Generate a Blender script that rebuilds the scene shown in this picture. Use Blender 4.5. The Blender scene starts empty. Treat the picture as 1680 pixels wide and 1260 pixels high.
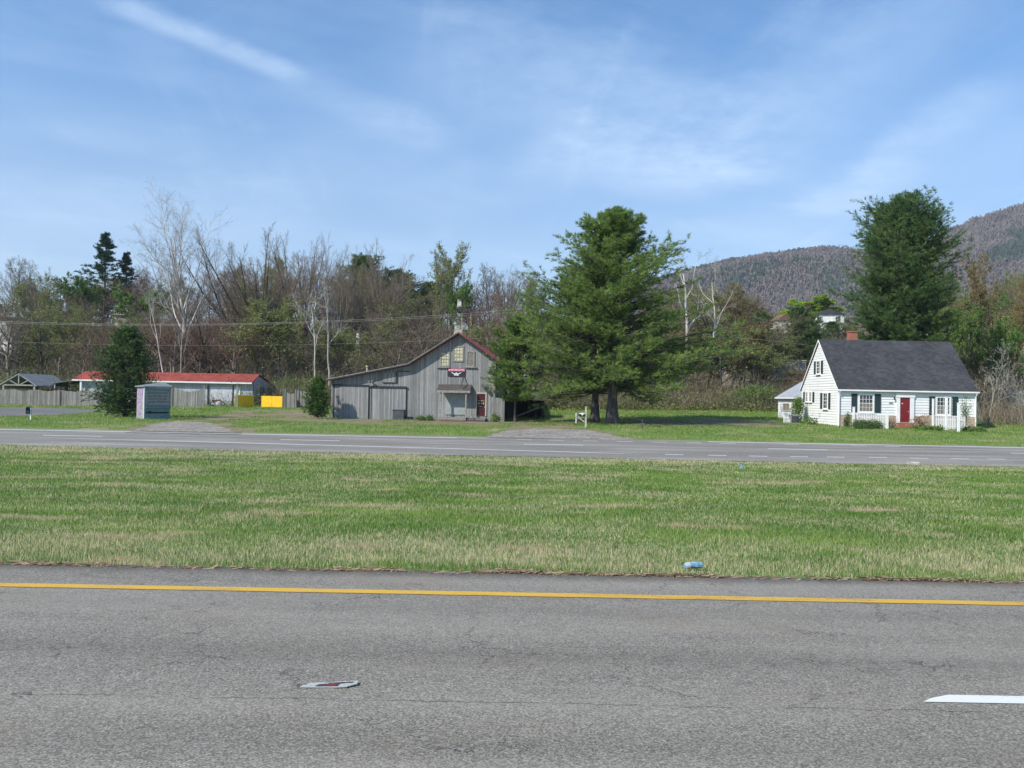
import bpy, math, random
import numpy as np
from mathutils import Vector, Matrix
PI = math.pi
rad = math.radians
scene = bpy.context.scene
col = scene.collection
random.seed(5)

# ------------------------------------------------------------------ camera model
F = 1360.0            # focal length in pixels of a 1680 px wide frame
CAM = Vector((0, 0, 2.2))
PITCH = math.atan(20 / F)
ROLL = 0.0185
fwd = Vector((0, math.cos(PITCH), math.sin(PITCH)))
upv0 = Vector((0, -math.sin(PITCH), math.cos(PITCH)))
rt0 = Vector((1, 0, 0))
rt = rt0 * math.cos(ROLL) + upv0 * math.sin(ROLL)
up = upv0 * math.cos(ROLL) - rt0 * math.sin(ROLL)

def pt(px, py, D):
    """where the line of sight through a photo point reaches distance D"""
    v = fwd + rt * ((px - 840) / F) - up * ((py - 630) / F)
    return CAM + v * (D / v.y)

# ------------------------------------------------------------------ terrain
YK = np.array([-60, 0, 10.3, 16, 23, 30, 35.2, 38.3, 42, 45.7, 47.5, 55, 62, 66, 75, 85, 95, 103, 112, 130, 150, 170, 200, 260, 330, 420, 520, 3000.])
ZL = np.array([0, 0, 0, -.10, -.30, -.42, -.47, -.35, -.24, -.19, -.12, -.02, 0, 0, .08, .25, .38, .6, 1.4, 4.0, 8.5, 13, 17, 21, 24, 26, 28, 30.])
ZC = np.array([0, 0, 0, -.10, -.30, -.42, -.47, -.35, -.24, -.19, -.12, -.04, -.02, -.04, -.13, .2, .6, 1.0, 2.4, 6.0, 10.5, 14.5, 18, 22, 25, 28, 30, 32.])
ZR = np.array([0, 0, 0, -.10, -.30, -.42, -.47, -.35, -.24, -.19, -.12, .08, .2, .27, .45, .7, .9, 1.3, 2.8, 7.0, 11.5, 15, 20, 26, 32, 40, 50, 60.])
def G(x, y):
    x = np.asarray(x, float); y = np.asarray(y, float)
    l = np.interp(y, YK, ZL); c = np.interp(y, YK, ZC); r = np.interp(y, YK, ZR)
    a = np.clip((x + 45) / 40, 0, 1); a = a * a * (3 - 2 * a)
    b = np.clip((x - (-5)) / 32, 0, 1); b = b * b * (3 - 2 * b)
    return np.where(x < -5, l + (c - l) * a, c + (r - c) * b)
def Gf(x, y): return float(G(x, y))

def gp(px, py):
    """ground point seen at a photo point"""
    v = fwd + rt * ((px - 840) / F) - up * ((py - 630) / F)
    prev = 0
    for i in range(1, 3000):
        t = 3 + i * 0.1
        p = CAM + v * (t / v.y)
        if p.z < Gf(p.x, p.y): return (p.x, p.y)
    return (p.x, p.y)

# ------------------------------------------------------------------ numpy noise
def vnoise(x, y, scale, seed=0):
    x = np.asarray(x) / scale; y = np.asarray(y) / scale
    xi = np.floor(x).astype(np.int64); yi = np.floor(y).astype(np.int64)
    fx = x - xi; fy = y - yi; fx = fx * fx * (3 - 2 * fx); fy = fy * fy * (3 - 2 * fy)
    def h(a, b):
        n = (a * 374761393 + b * 668265263 + seed * 974634777) & 0xffffffff
        n = ((n ^ (n >> 13)) * 1274126177) & 0xffffffff
        return ((n ^ (n >> 16)) & 0xffff) / 65535.0
    return (h(xi, yi) * (1 - fx) + h(xi + 1, yi) * fx) * (1 - fy) + (h(xi, yi + 1) * (1 - fx) + h(xi + 1, yi + 1) * fx) * fy
def fbm(x, y, scale, seed=0, o=4):
    s = 0; a = 1; t = 0
    for k in range(o):
        s = s + a * vnoise(x, y, scale / 2 ** k, seed + k * 17); t += a; a *= .5
    return s / t

# ------------------------------------------------------------------ materials
class NT:
    def __init__(s, name):
        s.m = bpy.data.materials.new(name); s.m.use_nodes = True
        s.t = s.m.node_tree; s.n = s.t.nodes; s.b = s.n['Principled BSDF']
        s.b.inputs['Roughness'].default_value = .9
        s.b.inputs['Specular IOR Level'].default_value = .3
        s._c = None
    def L(s, a, b): s.t.links.new(a, b)
    def put(s, sock, v):
        if isinstance(v, bpy.types.NodeSocket): s.L(v, sock)
        elif isinstance(v, (tuple, list)) and len(v) == 3 and sock.type == 'RGBA': sock.default_value = (*v, 1)
        else: sock.default_value = v
    def pos(s):
        g = s.n.new('ShaderNodeNewGeometry'); return g.outputs['Position']
    def obj(s): return s.n.new('ShaderNodeTexCoord').outputs['Object']
    def attr(s, name):
        a = s.n.new('ShaderNodeAttribute'); a.attribute_name = name; return a.outputs['Fac']
    def scale(s, v, sx, sy, sz):
        m = s.n.new('ShaderNodeVectorMath'); m.operation = 'MULTIPLY'; s.L(v, m.inputs[0]); m.inputs[1].default_value = (sx, sy, sz); return m.outputs[0]
    def noise(s, v, scale, detail=3, rough=.55, dist=0):
        n = s.n.new('ShaderNodeTexNoise'); s.L(v, n.inputs['Vector']); n.inputs['Scale'].default_value = scale
        n.inputs['Detail'].default_value = detail; n.inputs['Roughness'].default_value = rough; n.inputs['Distortion'].default_value = dist
        return n.outputs['Fac']
    def vor(s, v, scale, feature='F1', out='Distance'):
        n = s.n.new('ShaderNodeTexVoronoi'); n.feature = feature; s.L(v, n.inputs['Vector']); n.inputs['Scale'].default_value = scale
        return n.outputs[out]
    def sep(s, v):
        n = s.n.new('ShaderNodeSeparateXYZ'); s.L(v, n.inputs[0]); return n.outputs
    def ma(s, op, a, b=0.0, c=0.0):
        n = s.n.new('ShaderNodeMath'); n.operation = op
        for i, q in enumerate((a, b, c)): s.put(n.inputs[i], q)
        return n.outputs[0]
    def mr(s, v, a, b, c=0., d=1.):
        n = s.n.new('ShaderNodeMapRange'); n.interpolation_type = 'SMOOTHSTEP'
        for i, q in enumerate((v, a, b, c, d)): s.put(n.inputs[i], q)
        return n.outputs[0]
    def mix(s, f, a, b, mode='MIX'):
        n = s.n.new('ShaderNodeMix'); n.data_type = 'RGBA'; n.blend_type = mode
        s.put(n.inputs[0], f); s.put(n.inputs[6], a); s.put(n.inputs[7], b); return n.outputs[2]
    def white(s, v):
        n = s.n.new('ShaderNodeTexWhiteNoise'); n.noise_dimensions = '1D'; s.L(v, n.inputs['W']); return n.outputs['Value']
    def bump(s, h, strength=.5, dist=.02):
        n = s.n.new('ShaderNodeBump'); s.L(h, n.inputs['Height']); n.inputs['Strength'].default_value = strength
        n.inputs['Distance'].default_value = dist; s.L(n.outputs[0], s.b.inputs['Normal'])
    def done(s, c=None, rough=None, spec=None, metal=None):
        if c is not None: s.put(s.b.inputs['Base Color'], c)
        if rough is not None: s.put(s.b.inputs['Roughness'], rough)
        if spec is not None: s.b.inputs['Specular IOR Level'].default_value = spec
        if metal is not None: s.b.inputs['Metallic'].default_value = metal
        return s.m

def paint(name, c, rough=.6, var=.12, sc=3., spec=.3):
    t = NT(name); v = t.pos()
    n = t.noise(v, sc, 5, .6)
    m = t.noise(v, sc * 9, 3)
    f = t.ma('ADD', t.ma('MULTIPLY', n, .7), t.ma('MULTIPLY', m, .3))
    d = tuple(x * (1 - var * 2) for x in c); e = tuple(min(1, x * (1 + var)) for x in c)
    return t.done(t.mix(t.mr(f, .3, .7), d, e), rough, spec)

def boards(name, c1, c2, width=.2, axis=0, streak=1.0, gapd=.25, rough=.85):
    """weathered boards running up the wall; object coordinates"""
    t = NT(name); v = t.obj(); o = t.sep(v)
    u = t.ma('DIVIDE', o[axis], width)
    wob = t.ma('MULTIPLY', t.noise(t.scale(v, .7, .7, .25), 1.0, 2), .35)
    u = t.ma('ADD', u, wob)
    fr = t.ma('FRACT', u); fl = t.ma('FLOOR', u)
    r = t.white(fl)
    st = t.noise(t.scale(v, 9, 9, .8), 2.0, 5, .65)
    big = t.noise(t.scale(v, 1, 1, .6), .7, 4, .6)
    f = t.ma('ADD', t.ma('MULTIPLY', r, .28), t.ma('ADD', t.ma('MULTIPLY', st, .62 * streak), t.ma('MULTIPLY', big, .35)))
    c = t.mix(t.mr(f, .4, .95), c1, c2)
    edge = t.ma('MINIMUM', fr, t.ma('SUBTRACT', 1.0, fr))
    g = t.mr(edge, .02, .075)
    g2 = t.ma('ADD', t.ma('MULTIPLY', g, 1 - gapd), gapd)
    c = t.mix(1.0, c, t.mix(g2, (0, 0, 0), (1, 1, 1)), 'MULTIPLY')
    t.bump(t.ma('ADD', t.ma('MULTIPLY', g, 1.), t.ma('MULTIPLY', st, .3)), .7, .012)
    return t.done(c, rough, .2)

def ribs(name, c, period=.3, axis=0, rough=.5, var=.1, metal=0.):
    t = NT(name); v = t.obj(); o = t.sep(v)
    fr = t.ma('FRACT', t.ma('DIVIDE', o[axis], period))
    e = t.ma('MINIMUM', fr, t.ma('SUBTRACT', 1.0, fr))
    h = t.mr(e, .02, .14, 1, 0)
    n = t.noise(v, .9, 5, .65); n2 = t.noise(t.scale(v, 6, 1, 1), 3, 4)
    f = t.ma('ADD', t.ma('MULTIPLY', n, .6), t.ma('MULTIPLY', n2, .4))
    t.bump(h, .6, .03)
    return t.done(t.mix(t.mr(f, .3, .7), tuple(x * (1 - 2.2 * var) for x in c), tuple(x * (1 + var) for x in c)), rough, .4, metal)

def shingles(name, c1, c2):
    t = NT(name); v = t.obj()
    b = t.n.new('ShaderNodeTexBrick'); t.L(v, b.inputs['Vector']); b.inputs['Scale'].default_value = 1
    b.inputs['Brick Width'].default_value = .32; b.inputs['Row Height'].default_value = .17; b.inputs['Mortar Size'].default_value = .006
    b.inputs['Color1'].default_value = (0, 0, 0, 1); b.inputs['Color2'].default_value = (1, 1, 1, 1); b.inputs['Mortar'].default_value = (0, 0, 0, 1)
    n = t.noise(v, 9, 5, .7); n2 = t.noise(v, 38, 3, .6); n3 = t.noise(v, .5, 3, .5)
    f = t.ma('ADD', t.ma('MULTIPLY', n, .35), t.ma('ADD', t.ma('MULTIPLY', b.outputs['Color'], .10), t.ma('ADD', t.ma('MULTIPLY', n2, .45), t.ma('MULTIPLY', n3, .2))))
    t.bump(b.outputs['Fac'], .5, -.01)
    return t.done(t.mix(t.mr(f, .35, .85), c1, c2), .95, .15)

def brick(name, c1, c2, mortar, w=.24, h=.08):
    t = NT(name); v = t.obj(); o = t.sep(v)
    cmb = t.n.new('ShaderNodeCombineXYZ'); t.L(t.ma('ADD', o[0], o[1]), cmb.inputs[0]); t.L(o[2], cmb.inputs[1])
    b = t.n.new('ShaderNodeTexBrick'); t.L(cmb.outputs[0], b.inputs['Vector']); b.inputs['Scale'].default_value = 1
    b.inputs['Brick Width'].default_value = w; b.inputs['Row Height'].default_value = h; b.inputs['Mortar Size'].default_value = .012
    b.inputs['Color1'].default_value = (*c1, 1); b.inputs['Color2'].default_value = (*c2, 1); b.inputs['Mortar'].default_value = (*mortar, 1)
    n = t.noise(v, 12, 4)
    t.bump(b.outputs['Fac'], .5, -.01)
    return t.done(t.mix(t.ma('MULTIPLY', n, .5), b.outputs['Color'], tuple(x * .5 for x in c1)), .9, .2)

def glass(name, c=(.02, .025, .03), rough=.06):
    t = NT(name); n = t.noise(t.obj(), 1.7, 2)
    t.bump(n, .15, .02)
    return t.done(c, rough, .8)

def plantmat(name, ca, cb, cc=None, trans=.35, sc=.6, rough=.6):
    """leaves: per-leaf random value plus slow patches; some light comes through"""
    t = NT(name); r = t.attr('rnd'); n = t.noise(t.pos(), sc, 3)
    f = t.ma('ADD', t.ma('MULTIPLY', r, .6), t.ma('MULTIPLY', n, .5))
    c = t.mix(t.mr(f, .25, .85), ca, cb)
    if cc: c = t.mix(t.mr(r, .86, .97), c, cc)
    t.done(c, rough, .25)
    tr = t.n.new('ShaderNodeBsdfTranslucent'); t.L(c, tr.inputs['Color'])
    mx = t.n.new('ShaderNodeMixShader'); mx.inputs[0].default_value = trans
    out = t.n['Material Output']; t.L(t.b.outputs[0], mx.inputs[1]); t.L(tr.outputs[0], mx.inputs[2]); t.L(mx.outputs[0], out.inputs[0])
    return t.m

def barkmat(name, c1, c2, sc=2.):
    t = NT(name); v = t.obj(); o = t.n.new('ShaderNodeObjectInfo').outputs['Random']
    n = t.noise(t.scale(v, 1, 1, .3), sc * 2.2, 5, .65)
    t.bump(t.noise(t.scale(v, 3, 3, .5), 3, 4), .8, .05)
    c = t.mix(t.mr(n, .35, .65), c1, c2)
    c = t.mix(t.ma('MULTIPLY', o, .45), c, tuple(x * .45 for x in c1))
    return t.done(c, .95, .1)

M = {}
# --- ground cover
t = NT('grass_ground'); v = t.pos()
n1 = t.noise(v, .09, 4, .6); n2 = t.noise(v, .55, 4, .65); n3 = t.noise(v, 9, 5, .7); n4 = t.noise(t.scale(v, 1, .35, 1), .35, 4, .6)
yy = t.sep(v)[1]
f = t.ma('ADD', t.ma('MULTIPLY', n1, .35), t.ma('ADD', t.ma('MULTIPLY', n2, .3), t.ma('MULTIPLY', n3, .35)))
c = t.mix(t.mr(f, .32, .66), (.10, .155, .04), (.18, .24, .075))
dry = t.mr(t.ma('ADD', t.ma('MULTIPLY', n4, .7), t.ma('MULTIPLY', n3, .3)), .50, .66)
c = t.mix(t.ma('MULTIPLY', dry, .7), c, (.36, .32, .19))
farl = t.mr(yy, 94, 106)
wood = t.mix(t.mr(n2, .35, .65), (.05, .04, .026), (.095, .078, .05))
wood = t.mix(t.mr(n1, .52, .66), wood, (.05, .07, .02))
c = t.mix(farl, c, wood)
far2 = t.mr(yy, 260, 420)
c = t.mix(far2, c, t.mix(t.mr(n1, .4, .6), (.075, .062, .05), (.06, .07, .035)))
t.bump(n3, .6, .05)
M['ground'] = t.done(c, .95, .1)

def blade_mat(name, g1, g2, straw, bias):
    t = NT(name); v = t.pos(); r = t.attr('rnd')
    n4 = t.noise(t.scale(v, .55, 1, 1), .55, 4, .65); n5 = t.noise(v, 2.2, 3, .6); n6 = t.noise(t.scale(v, .5, 1, 1), .42, 4, .6)
    y = t.sep(v)[1]
    f = t.ma('ADD', t.ma('MULTIPLY', r, .45), t.ma('ADD', t.ma('MULTIPLY', n4, .95), t.ma('MULTIPLY', n5, .35)))
    near = t.mr(y, 10.8, 14.5, .20, 0); near = t.ma('MULTIPLY', near, t.mr(y, 10.4, 11.0, .3, 1)); edge = t.mr(y, 30, 35.5, 0, .20)
    f = t.ma('ADD', f, t.ma('ADD', near, edge))
    c = t.mix(t.mr(t.ma('ADD', t.ma('MULTIPLY', n6, .75), t.ma('MULTIPLY', r, .3)), .38, .68), g1, g2)
    c = t.mix(t.mr(f, bias, bias + .28), c, straw)
    c = t.mix(t.ma('MULTIPLY', t.mr(t.noise(t.scale(v, .5, 1.3, 1), .6, 3, .5), .60, .66), .75), c, (.60, .47, .31))
    t.done(c, .6, .3)
    tr = t.n.new('ShaderNodeBsdfTranslucent'); t.L(c, tr.inputs['Color'])
    mx = t.n.new('ShaderNodeMixShader'); mx.inputs[0].default_value = .35
    t.L(t.b.outputs[0], mx.inputs[1]); t.L(tr.outputs[0], mx.inputs[2]); t.L(mx.outputs[0], t.n['Material Output'].inputs[0])
    return t.m
M['blades'] = blade_mat('grass_blades', (.085, .190, .030), (.245, .355, .078), (.60, .53, .33), .87)
M['lawn'] = blade_mat('lawn_blades', (.085, .21, .020), (.18, .335, .045), (.44, .40, .17), 1.06)

def asphalt(name, base, fine=1.0, crack=True, lanes=()):
    t = NT(name); v = t.pos(); o = t.sep(v)
    n1 = t.noise(t.scale(v, .15, 1, 1), .8, 4, .6); n2 = t.noise(v, 66, 3, .75); n3 = t.noise(v, 4, 4, .6)
    vo = t.vor(v, 88, 'F1', 'Color')
    vs = t.sep(vo)[0]
    f = t.ma('ADD', t.ma('MULTIPLY', n2, .55 * fine), t.ma('ADD', t.ma('MULTIPLY', vs, .45 * fine), t.ma('ADD', t.ma('MULTIPLY', n1, .25), t.ma('MULTIPLY', n3, .15))))
    c = t.mix(t.mr(f, .35, 1.05), tuple(x * .44 for x in base), tuple(x * 1.52 for x in base))
    c = t.mix(t.ma('MULTIPLY', t.mr(vs, .90, .97), .4 * fine), c, (.40, .39, .36))
    c = t.mix(t.mr(n1, .42, .68, 0, .22), c, tuple(x * 1.5 for x in base))
    for y0, w, k in lanes:
        d = t.ma('ABSOLUTE', t.ma('SUBTRACT', o[1], y0))
        c = t.mix(t.mr(d, 0, w, k, 0), c, tuple(x * .35 for x in base))
    if crack:
        wv = t.ma('ADD', o[1], t.ma('MULTIPLY', t.ma('SUBTRACT', t.noise(t.scale(v, 1, 0, 0), 1.1, 8, .8), .5), .30))
        d = t.ma('ABSOLUTE', t.ma('SUBTRACT', wv, 5.93))
        brk = t.mr(t.noise(t.scale(v, 1, .2, 1), 2.2, 3), .40, .52)
        c = t.mix(t.ma('MULTIPLY', t.mr(t.ma('ADD', d, t.ma('MULTIPLY', n2, .012)), .006, .022, .6, 0), brk), c, (.015, .015, .015))
        e = t.n.new('ShaderNodeTexVoronoi'); e.feature = 'DISTANCE_TO_EDGE'; e.inputs['Scale'].default_value = .8
        dn = t.n.new('ShaderNodeTexNoise'); dn.inputs['Scale'].default_value = 1.6; dn.inputs['Detail'].default_value = 6; dn.inputs['Roughness'].default_value = .7; t.L(v, dn.inputs['Vector'])
        ad = t.n.new('ShaderNodeVectorMath'); ad.operation = 'MULTIPLY_ADD'; t.L(dn.outputs['Color'], ad.inputs[0]); ad.inputs[1].default_value = (.9, .9, .9); t.L(v, ad.inputs[2])
        t.L(ad.outputs[0], e.inputs['Vector'])
        msk = t.mr(t.noise(v, .9, 3, .6), .49, .58)
        c = t.mix(t.ma('MULTIPLY', t.mr(e.outputs['Distance'], .002, .010, .65, 0), msk), c, (.015, .015, .015))
    if crack:
        edge = t.mr(t.ma('ADD', o[1], t.ma('MULTIPLY', t.noise(t.scale(v, 1, .5, 1), 2.5, 5, .7), .5)), 10.0, 10.5)
        c = t.mix(t.ma('MULTIPLY', edge, .65), c, (.06, .05, .04))
        c = t.mix(t.ma('MULTIPLY', t.mr(t.noise(t.scale(v, .6, 1, 1), .7, 4, .6), .5, .7), .25), c, (.20, .165, .12))
    t.bump(t.ma('ADD', n2, vs), .55 * fine, .006)
    return t.done(c, .88, .25)
M['road_near'] = asphalt('near_asphalt', (.205, .190, .162), 1.0, True, ((7.0, .4, .22), (8.5, .35, .14), (5.2, .4, .15)))
M['road_far'] = asphalt('far_asphalt', (.34, .318, .284), .6, False, ((39.3, .5, .3), (41, .5, .3), (43.2, .5, .3), (44.9, .5, .3)))
M['lot'] = asphalt('lot_asphalt', (.22, .21, .20), .6, False)

t = NT('gravel'); v = t.pos()
a = t.sep(t.vor(v, 9, 'F1', 'Color'))[0]; n = t.noise(v, .6, 4, .65); n2 = t.noise(v, 22, 3, .7)
f = t.ma('ADD', t.ma('MULTIPLY', a, .35), t.ma('ADD', t.ma('MULTIPLY', n, .45), t.ma('MULTIPLY', n2, .35)))
t.bump(t.ma('ADD', a, n2), .8, .03)
M['gravel'] = t.done(t.mix(t.mr(f, .35, .8), (.15, .132, .11), (.38, .35, .31)), .95, .1)
t = NT('bare_dirt'); v = t.pos()
n = t.noise(v, .7, 5, .7); n2 = t.noise(v, 14, 4, .7)
f = t.ma('ADD', t.ma('MULTIPLY', n, .5), t.ma('MULTIPLY', n2, .5))
c = t.mix(t.mr(f, .35, .65), (.15, .125, .075), (.27, .23, .145))
c = t.mix(t.mr(t.noise(v, .5, 4, .7), .5, .6), c, (.12, .16, .05))
t.bump(n2, .6, .03); M['dirt'] = t.done(c, .95, .1)

def linepaint(name, c, wear=.5, under=(.12, .12, .118)):
    t = NT(name); v = t.pos()
    n = t.noise(v, 45, 4, .75); n2 = t.noise(t.scale(v, 1, 5, 1), 1.1, 4, .7)
    f = t.ma('ADD', t.ma('MULTIPLY', n, .6), t.ma('MULTIPLY', n2, .5))
    return t.done(t.mix(t.mr(f, wear, wear + .12), c, under), .7, .3)
M['yellow_line'] = linepaint('yellow_line_paint', (.56, .34, .045), .545, (.30, .20, .07))
M['white_line'] = linepaint('white_line_paint', (.62, .63, .62), .60)
M['far_line'] = linepaint('far_white_line_paint', (.80, .80, .78), .70, (.2, .2, .2))

M['barnwood'] = boards('barn_boards', (.175, .177, .175), (.36, .36, .355), .15)
M['barndoor'] = boards('barn_door_boards', (.185, .187, .185), (.375, .375, .37), .14)
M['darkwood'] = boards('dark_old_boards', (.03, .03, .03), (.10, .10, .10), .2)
M['fencewood'] = boards('fence_boards', (.17, .16, .145), (.38, .365, .34), .14)
M['shedwall'] = boards('shed_wall_metal', (.42, .44, .46), (.60, .62, .64), .3, 0, .5, .6)
M['sheddoor'] = boards('shed_door_panel', (.60, .62, .65), (.74, .76, .78), .12, 0, .5, .6)
M['trimwood'] = paint('grey_trim_wood', (.27, .27, .25), .8, .2, 4)
M['darktrim'] = paint('dark_trim', (.045, .045, .05), .8, .2, 4)
M['deck'] = boards('deck_planks', (.16, .13, .11), (.34, .30, .26), .12, 2, 1)
M['redroof'] = ribs('red_metal_roof', (.29, .055, .038), .35, 0, .8, .25)
M['barnroof'] = ribs('barn_red_roof', (.36, .04, .045), .35, 1, .75, .13)
M['tin'] = ribs('grey_tin_roof', (.24, .26, .27), .25, 1, .7, .12, .3)
M['shingle'] = shingles('charcoal_shingles', (.024, .025, .029), (.105, .106, .115))
M['oldshingle'] = shingles('old_brown_shingles', (.05, .045, .04), (.15, .135, .12))
M['white'] = paint('white_paint', (.76, .76, .75), .55, .05, 2)
M['siding'] = paint('white_siding', (.74, .74, .73), .55, .04, 1.2)
M['offwhite'] = paint('off_white_paint', (.46, .43, .34), .6, .1, 2)
M['redbrick'] = brick('chimney_brick', (.42, .10, .06), (.30, .08, .05), (.3, .24, .2))
M['stone'] = brick('tan_stone', (.62, .46, .34), (.48, .38, .29), (.3, .26, .22), .38, .10)
M['reddoor'] = paint('red_door_paint', (.18, .018, .022), .45, .1, 2)
M['maroon'] = paint('maroon_door_paint', (.07, .014, .018), .5, .2, 2)
M['shutter'] = paint('dark_green_shutter', (.025, .05, .05), .6, .15, 4)
M['glass'] = glass('window_glass')
M['curtain'] = paint('pale_yellow_blind', (.60, .56, .34), .5, .25, 5)
M['lace'] = paint('lace_curtain', (.26, .23, .19), .8, .5, 14)
M['yellow'] = paint('yellow_panel_paint', (.85, .52, .02), .5, .05, 2)
M['yellowdim'] = paint('ochre_panel_paint', (.50, .32, .03), .5, .12, 2)
M['teal'] = paint('teal_sign_paint', (.17, .25, .27), .6, .12, 3)
M['tealdark'] = paint('dark_teal_sign_paint', (.10, .15, .17), .6, .1, 3)
M['signpanel'] = paint('faded_panel', (.30, .30, .30), .6, .15, 5)
M['signtext'] = paint('faded_letters', (.16, .15, .16), .6, .15, 5)
M['black'] = paint('black_plastic', (.02, .02, .023), .5, .2, 4)
M['grey'] = paint('grey_metal', (.20, .21, .22), .5, .15, 4)
M['acgrey'] = paint('dark_box_grey', (.07, .075, .085), .6, .15, 4)
M['chrome'] = paint('chrome', (.6, .6, .6), .25, .1, 4, .8)
M['redpaint'] = paint('dark_red_paint', (.22, .01, .015), .3, .1, 4, .6)
M['banner'] = paint('banner_black', (.03, .025, .04), .5, .1, 5)
M['bannerred'] = paint('banner_red', (.50, .12, .16), .5, .1, 5)
M['bannerwhite'] = paint('banner_white', (.78, .76, .80), .5, .05, 5)
M['bluewrap'] = paint('blue_wrapper', (.17, .32, .46), .35, .2, 30, .6)
M['whitewrap'] = paint('white_wrapper', (.42, .45, .47), .4, .1, 30)
M['darkwrap'] = paint('purple_wrapper', (.07, .03, .05), .4, .2, 30)
M['greenpost'] = paint('pale_green_post', (.22, .30, .22), .7, .1, 5)
M['wire'] = paint('wire_grey', (.33, .33, .32), .5, .1, 1)
M['concrete'] = paint('weathered_concrete', (.42, .38, .33), .9, .35, 1.5)
M['clay'] = paint('red_clay', (.34, .17, .09), .95, .25, .5)
M['mural'] = paint('purple_mural', (.35, .22, .40), .6, .3, 8)
M['teal_tin'] = paint('pale_teal_tin', (.45, .55, .55), .5, .1, 2)
M['brownroof'] = paint('brown_roof', (.22, .12, .09), .9, .2, 1)
M['bark'] = barkmat('grey_brown_bark', (.14, .118, .095), (.30, .265, .22))
M['barkdark'] = barkmat('dark_brown_bark', (.07, .06, .05), (.15, .13, .11))
M['pinebark'] = barkmat('pine_bark', (.055, .048, .045), (.14, .125, .12))
M['whitebark'] = barkmat('white_sycamore_bark', (.36, .33, .29), (.70, .68, .62), .6)
def footbark(name, h):
    t = NT(name); v = t.obj(); n = t.noise(t.scale(v, 1, 1, .4), 1.2, 4, .6)
    up = t.mr(t.ma('ADD', t.sep(v)[2], t.ma('MULTIPLY', n, 4)), h, h + 4)
    c = t.mix(t.mr(n, .4, .6), (.36, .33, .29), (.70, .68, .62)); d = t.mix(t.mr(n, .4, .6), (.10, .085, .07), (.19, .165, .14))
    return t.done(t.mix(up, d, c), .95, .1)
M['footbark'] = footbark('sycamore_bark_dark_foot', 9.); M['footbark_small'] = footbark('pale_bark_dark_foot', 5.)
M['twig'] = plantmat('brown_twigs', (.10, .078, .056), (.27, .215, .155), None, .0, .3, .9)
M['twiggrey'] = plantmat('grey_twigs', (.125, .10, .074), (.27, .225, .165), None, .0, .3, .9)
M['twigred'] = plantmat('reddish_twigs', (.11, .070, .05), (.25, .17, .12), None, .0, .3, .9)
M['twigwhite'] = plantmat('pale_twigs', (.24, .22, .19), (.45, .42, .38), None, .0, .3, .9)
M['bud'] = plantmat('budding_leaves', (.14, .18, .05), (.27, .30, .10), (.35, .33, .15))
M['budred'] = plantmat('rusty_budding_leaves', (.17, .12, .04), (.27, .21, .07), (.2, .24, .07))
M['lime'] = plantmat('lime_leaves', (.24, .36, .03), (.42, .56, .06))
M['leafgreen'] = plantmat('fresh_green_leaves', (.08, .15, .03), (.17, .27, .06))
M['pine'] = plantmat('pine_needles', (.085, .165, .042), (.26, .36, .085), (.38, .42, .12), .4, .5)
M['pinefar'] = plantmat('dark_pine_needles', (.05, .115, .038), (.155, .245, .065), (.25, .32, .09), .4, .5)
M['pinelight'] = plantmat('light_needles', (.07, .15, .035), (.20, .30, .07), (.35, .38, .08), .35, .8)
M['spruce'] = plantmat('spruce_needles', (.02, .05, .028), (.055, .11, .052), None, .2, .8)
M['cedar'] = plantmat('cedar_foliage', (.03, .075, .026), (.12, .20, .055), (.18, .25, .08), .2, 1.2)
M['arbor'] = plantmat('bush_foliage', (.05, .11, .024), (.16, .26, .06), (.18, .2, .07), .3, 1.2)
M['brush'] = plantmat('brush_stems', (.11, .085, .06), (.27, .22, .145), (.36, .33, .27), .0, .12, .9)
M['brushleaf'] = plantmat('brush_leaves', (.09, .13, .03), (.23, .26, .075), (.32, .31, .13), .35, .12)
M['deadleaf'] = plantmat('dead_leaves', (.20, .13, .08), (.40, .30, .20), None, .2, 3)
M['mtree'] = plantmat('mountain_trees', (.145, .118, .105), (.19, .156, .138), (.065, .085, .055), .0, .006, .95)

t = NT('mountain_side'); v = t.pos()
n1 = t.noise(v, .004, 5, .6); n2 = t.noise(v, .03, 5, .7); n3 = t.noise(v, .15, 3, .7)
f = t.ma('ADD', t.ma('MULTIPLY', n1, .4), t.ma('ADD', t.ma('MULTIPLY', n2, .3), t.ma('MULTIPLY', n3, .3)))
c = t.mix(t.mr(f, .35, .65), (.10, .085, .083), (.18, .155, .147))
c = t.mix(t.mr(t.ma('ADD', t.ma('MULTIPLY', t.noise(t.scale(v, 1, 2, 1), .0032, 4, .6), .7), t.ma('MULTIPLY', n3, .3)), .60, .66), c, (.05, .07, .05))
t.bump(n3, 1., 4.)
M['mountain'] = t.done(c, .98, .05)

# ------------------------------------------------------------------ mesh helpers
def mesh_np(name, V, faces, rnd=None, mats=(), midx=None):
    """faces: list of (n,k) int arrays"""
    me = bpy.data.meshes.new(name)
    V = np.asarray(V, np.float32)
    me.vertices.add(len(V)); me.vertices.foreach_set('co', V.ravel())
    loops = np.concatenate([f.ravel() for f in faces]).astype(np.int32)
    tot = np.concatenate([np.full(len(f), f.shape[1]) for f in faces]).astype(np.int32)
    st = np.concatenate([[0], np.cumsum(tot)[:-1]]).astype(np.int32)
    me.loops.add(len(loops)); me.loops.foreach_set('vertex_index', loops)
    me.polygons.add(len(tot)); me.polygons.foreach_set('loop_start', st); me.polygons.foreach_set('loop_total', tot)
    for m in mats: me.materials.append(m)
    if midx is not None: me.polygons.foreach_set('material_index', midx.astype(np.int32))
    if rnd is not None:
        a = me.attributes.new('rnd', 'FLOAT', 'POINT'); a.data.foreach_set('value', np.asarray(rnd, np.float32))
    me.update(calc_edges=True)
    return me

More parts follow.
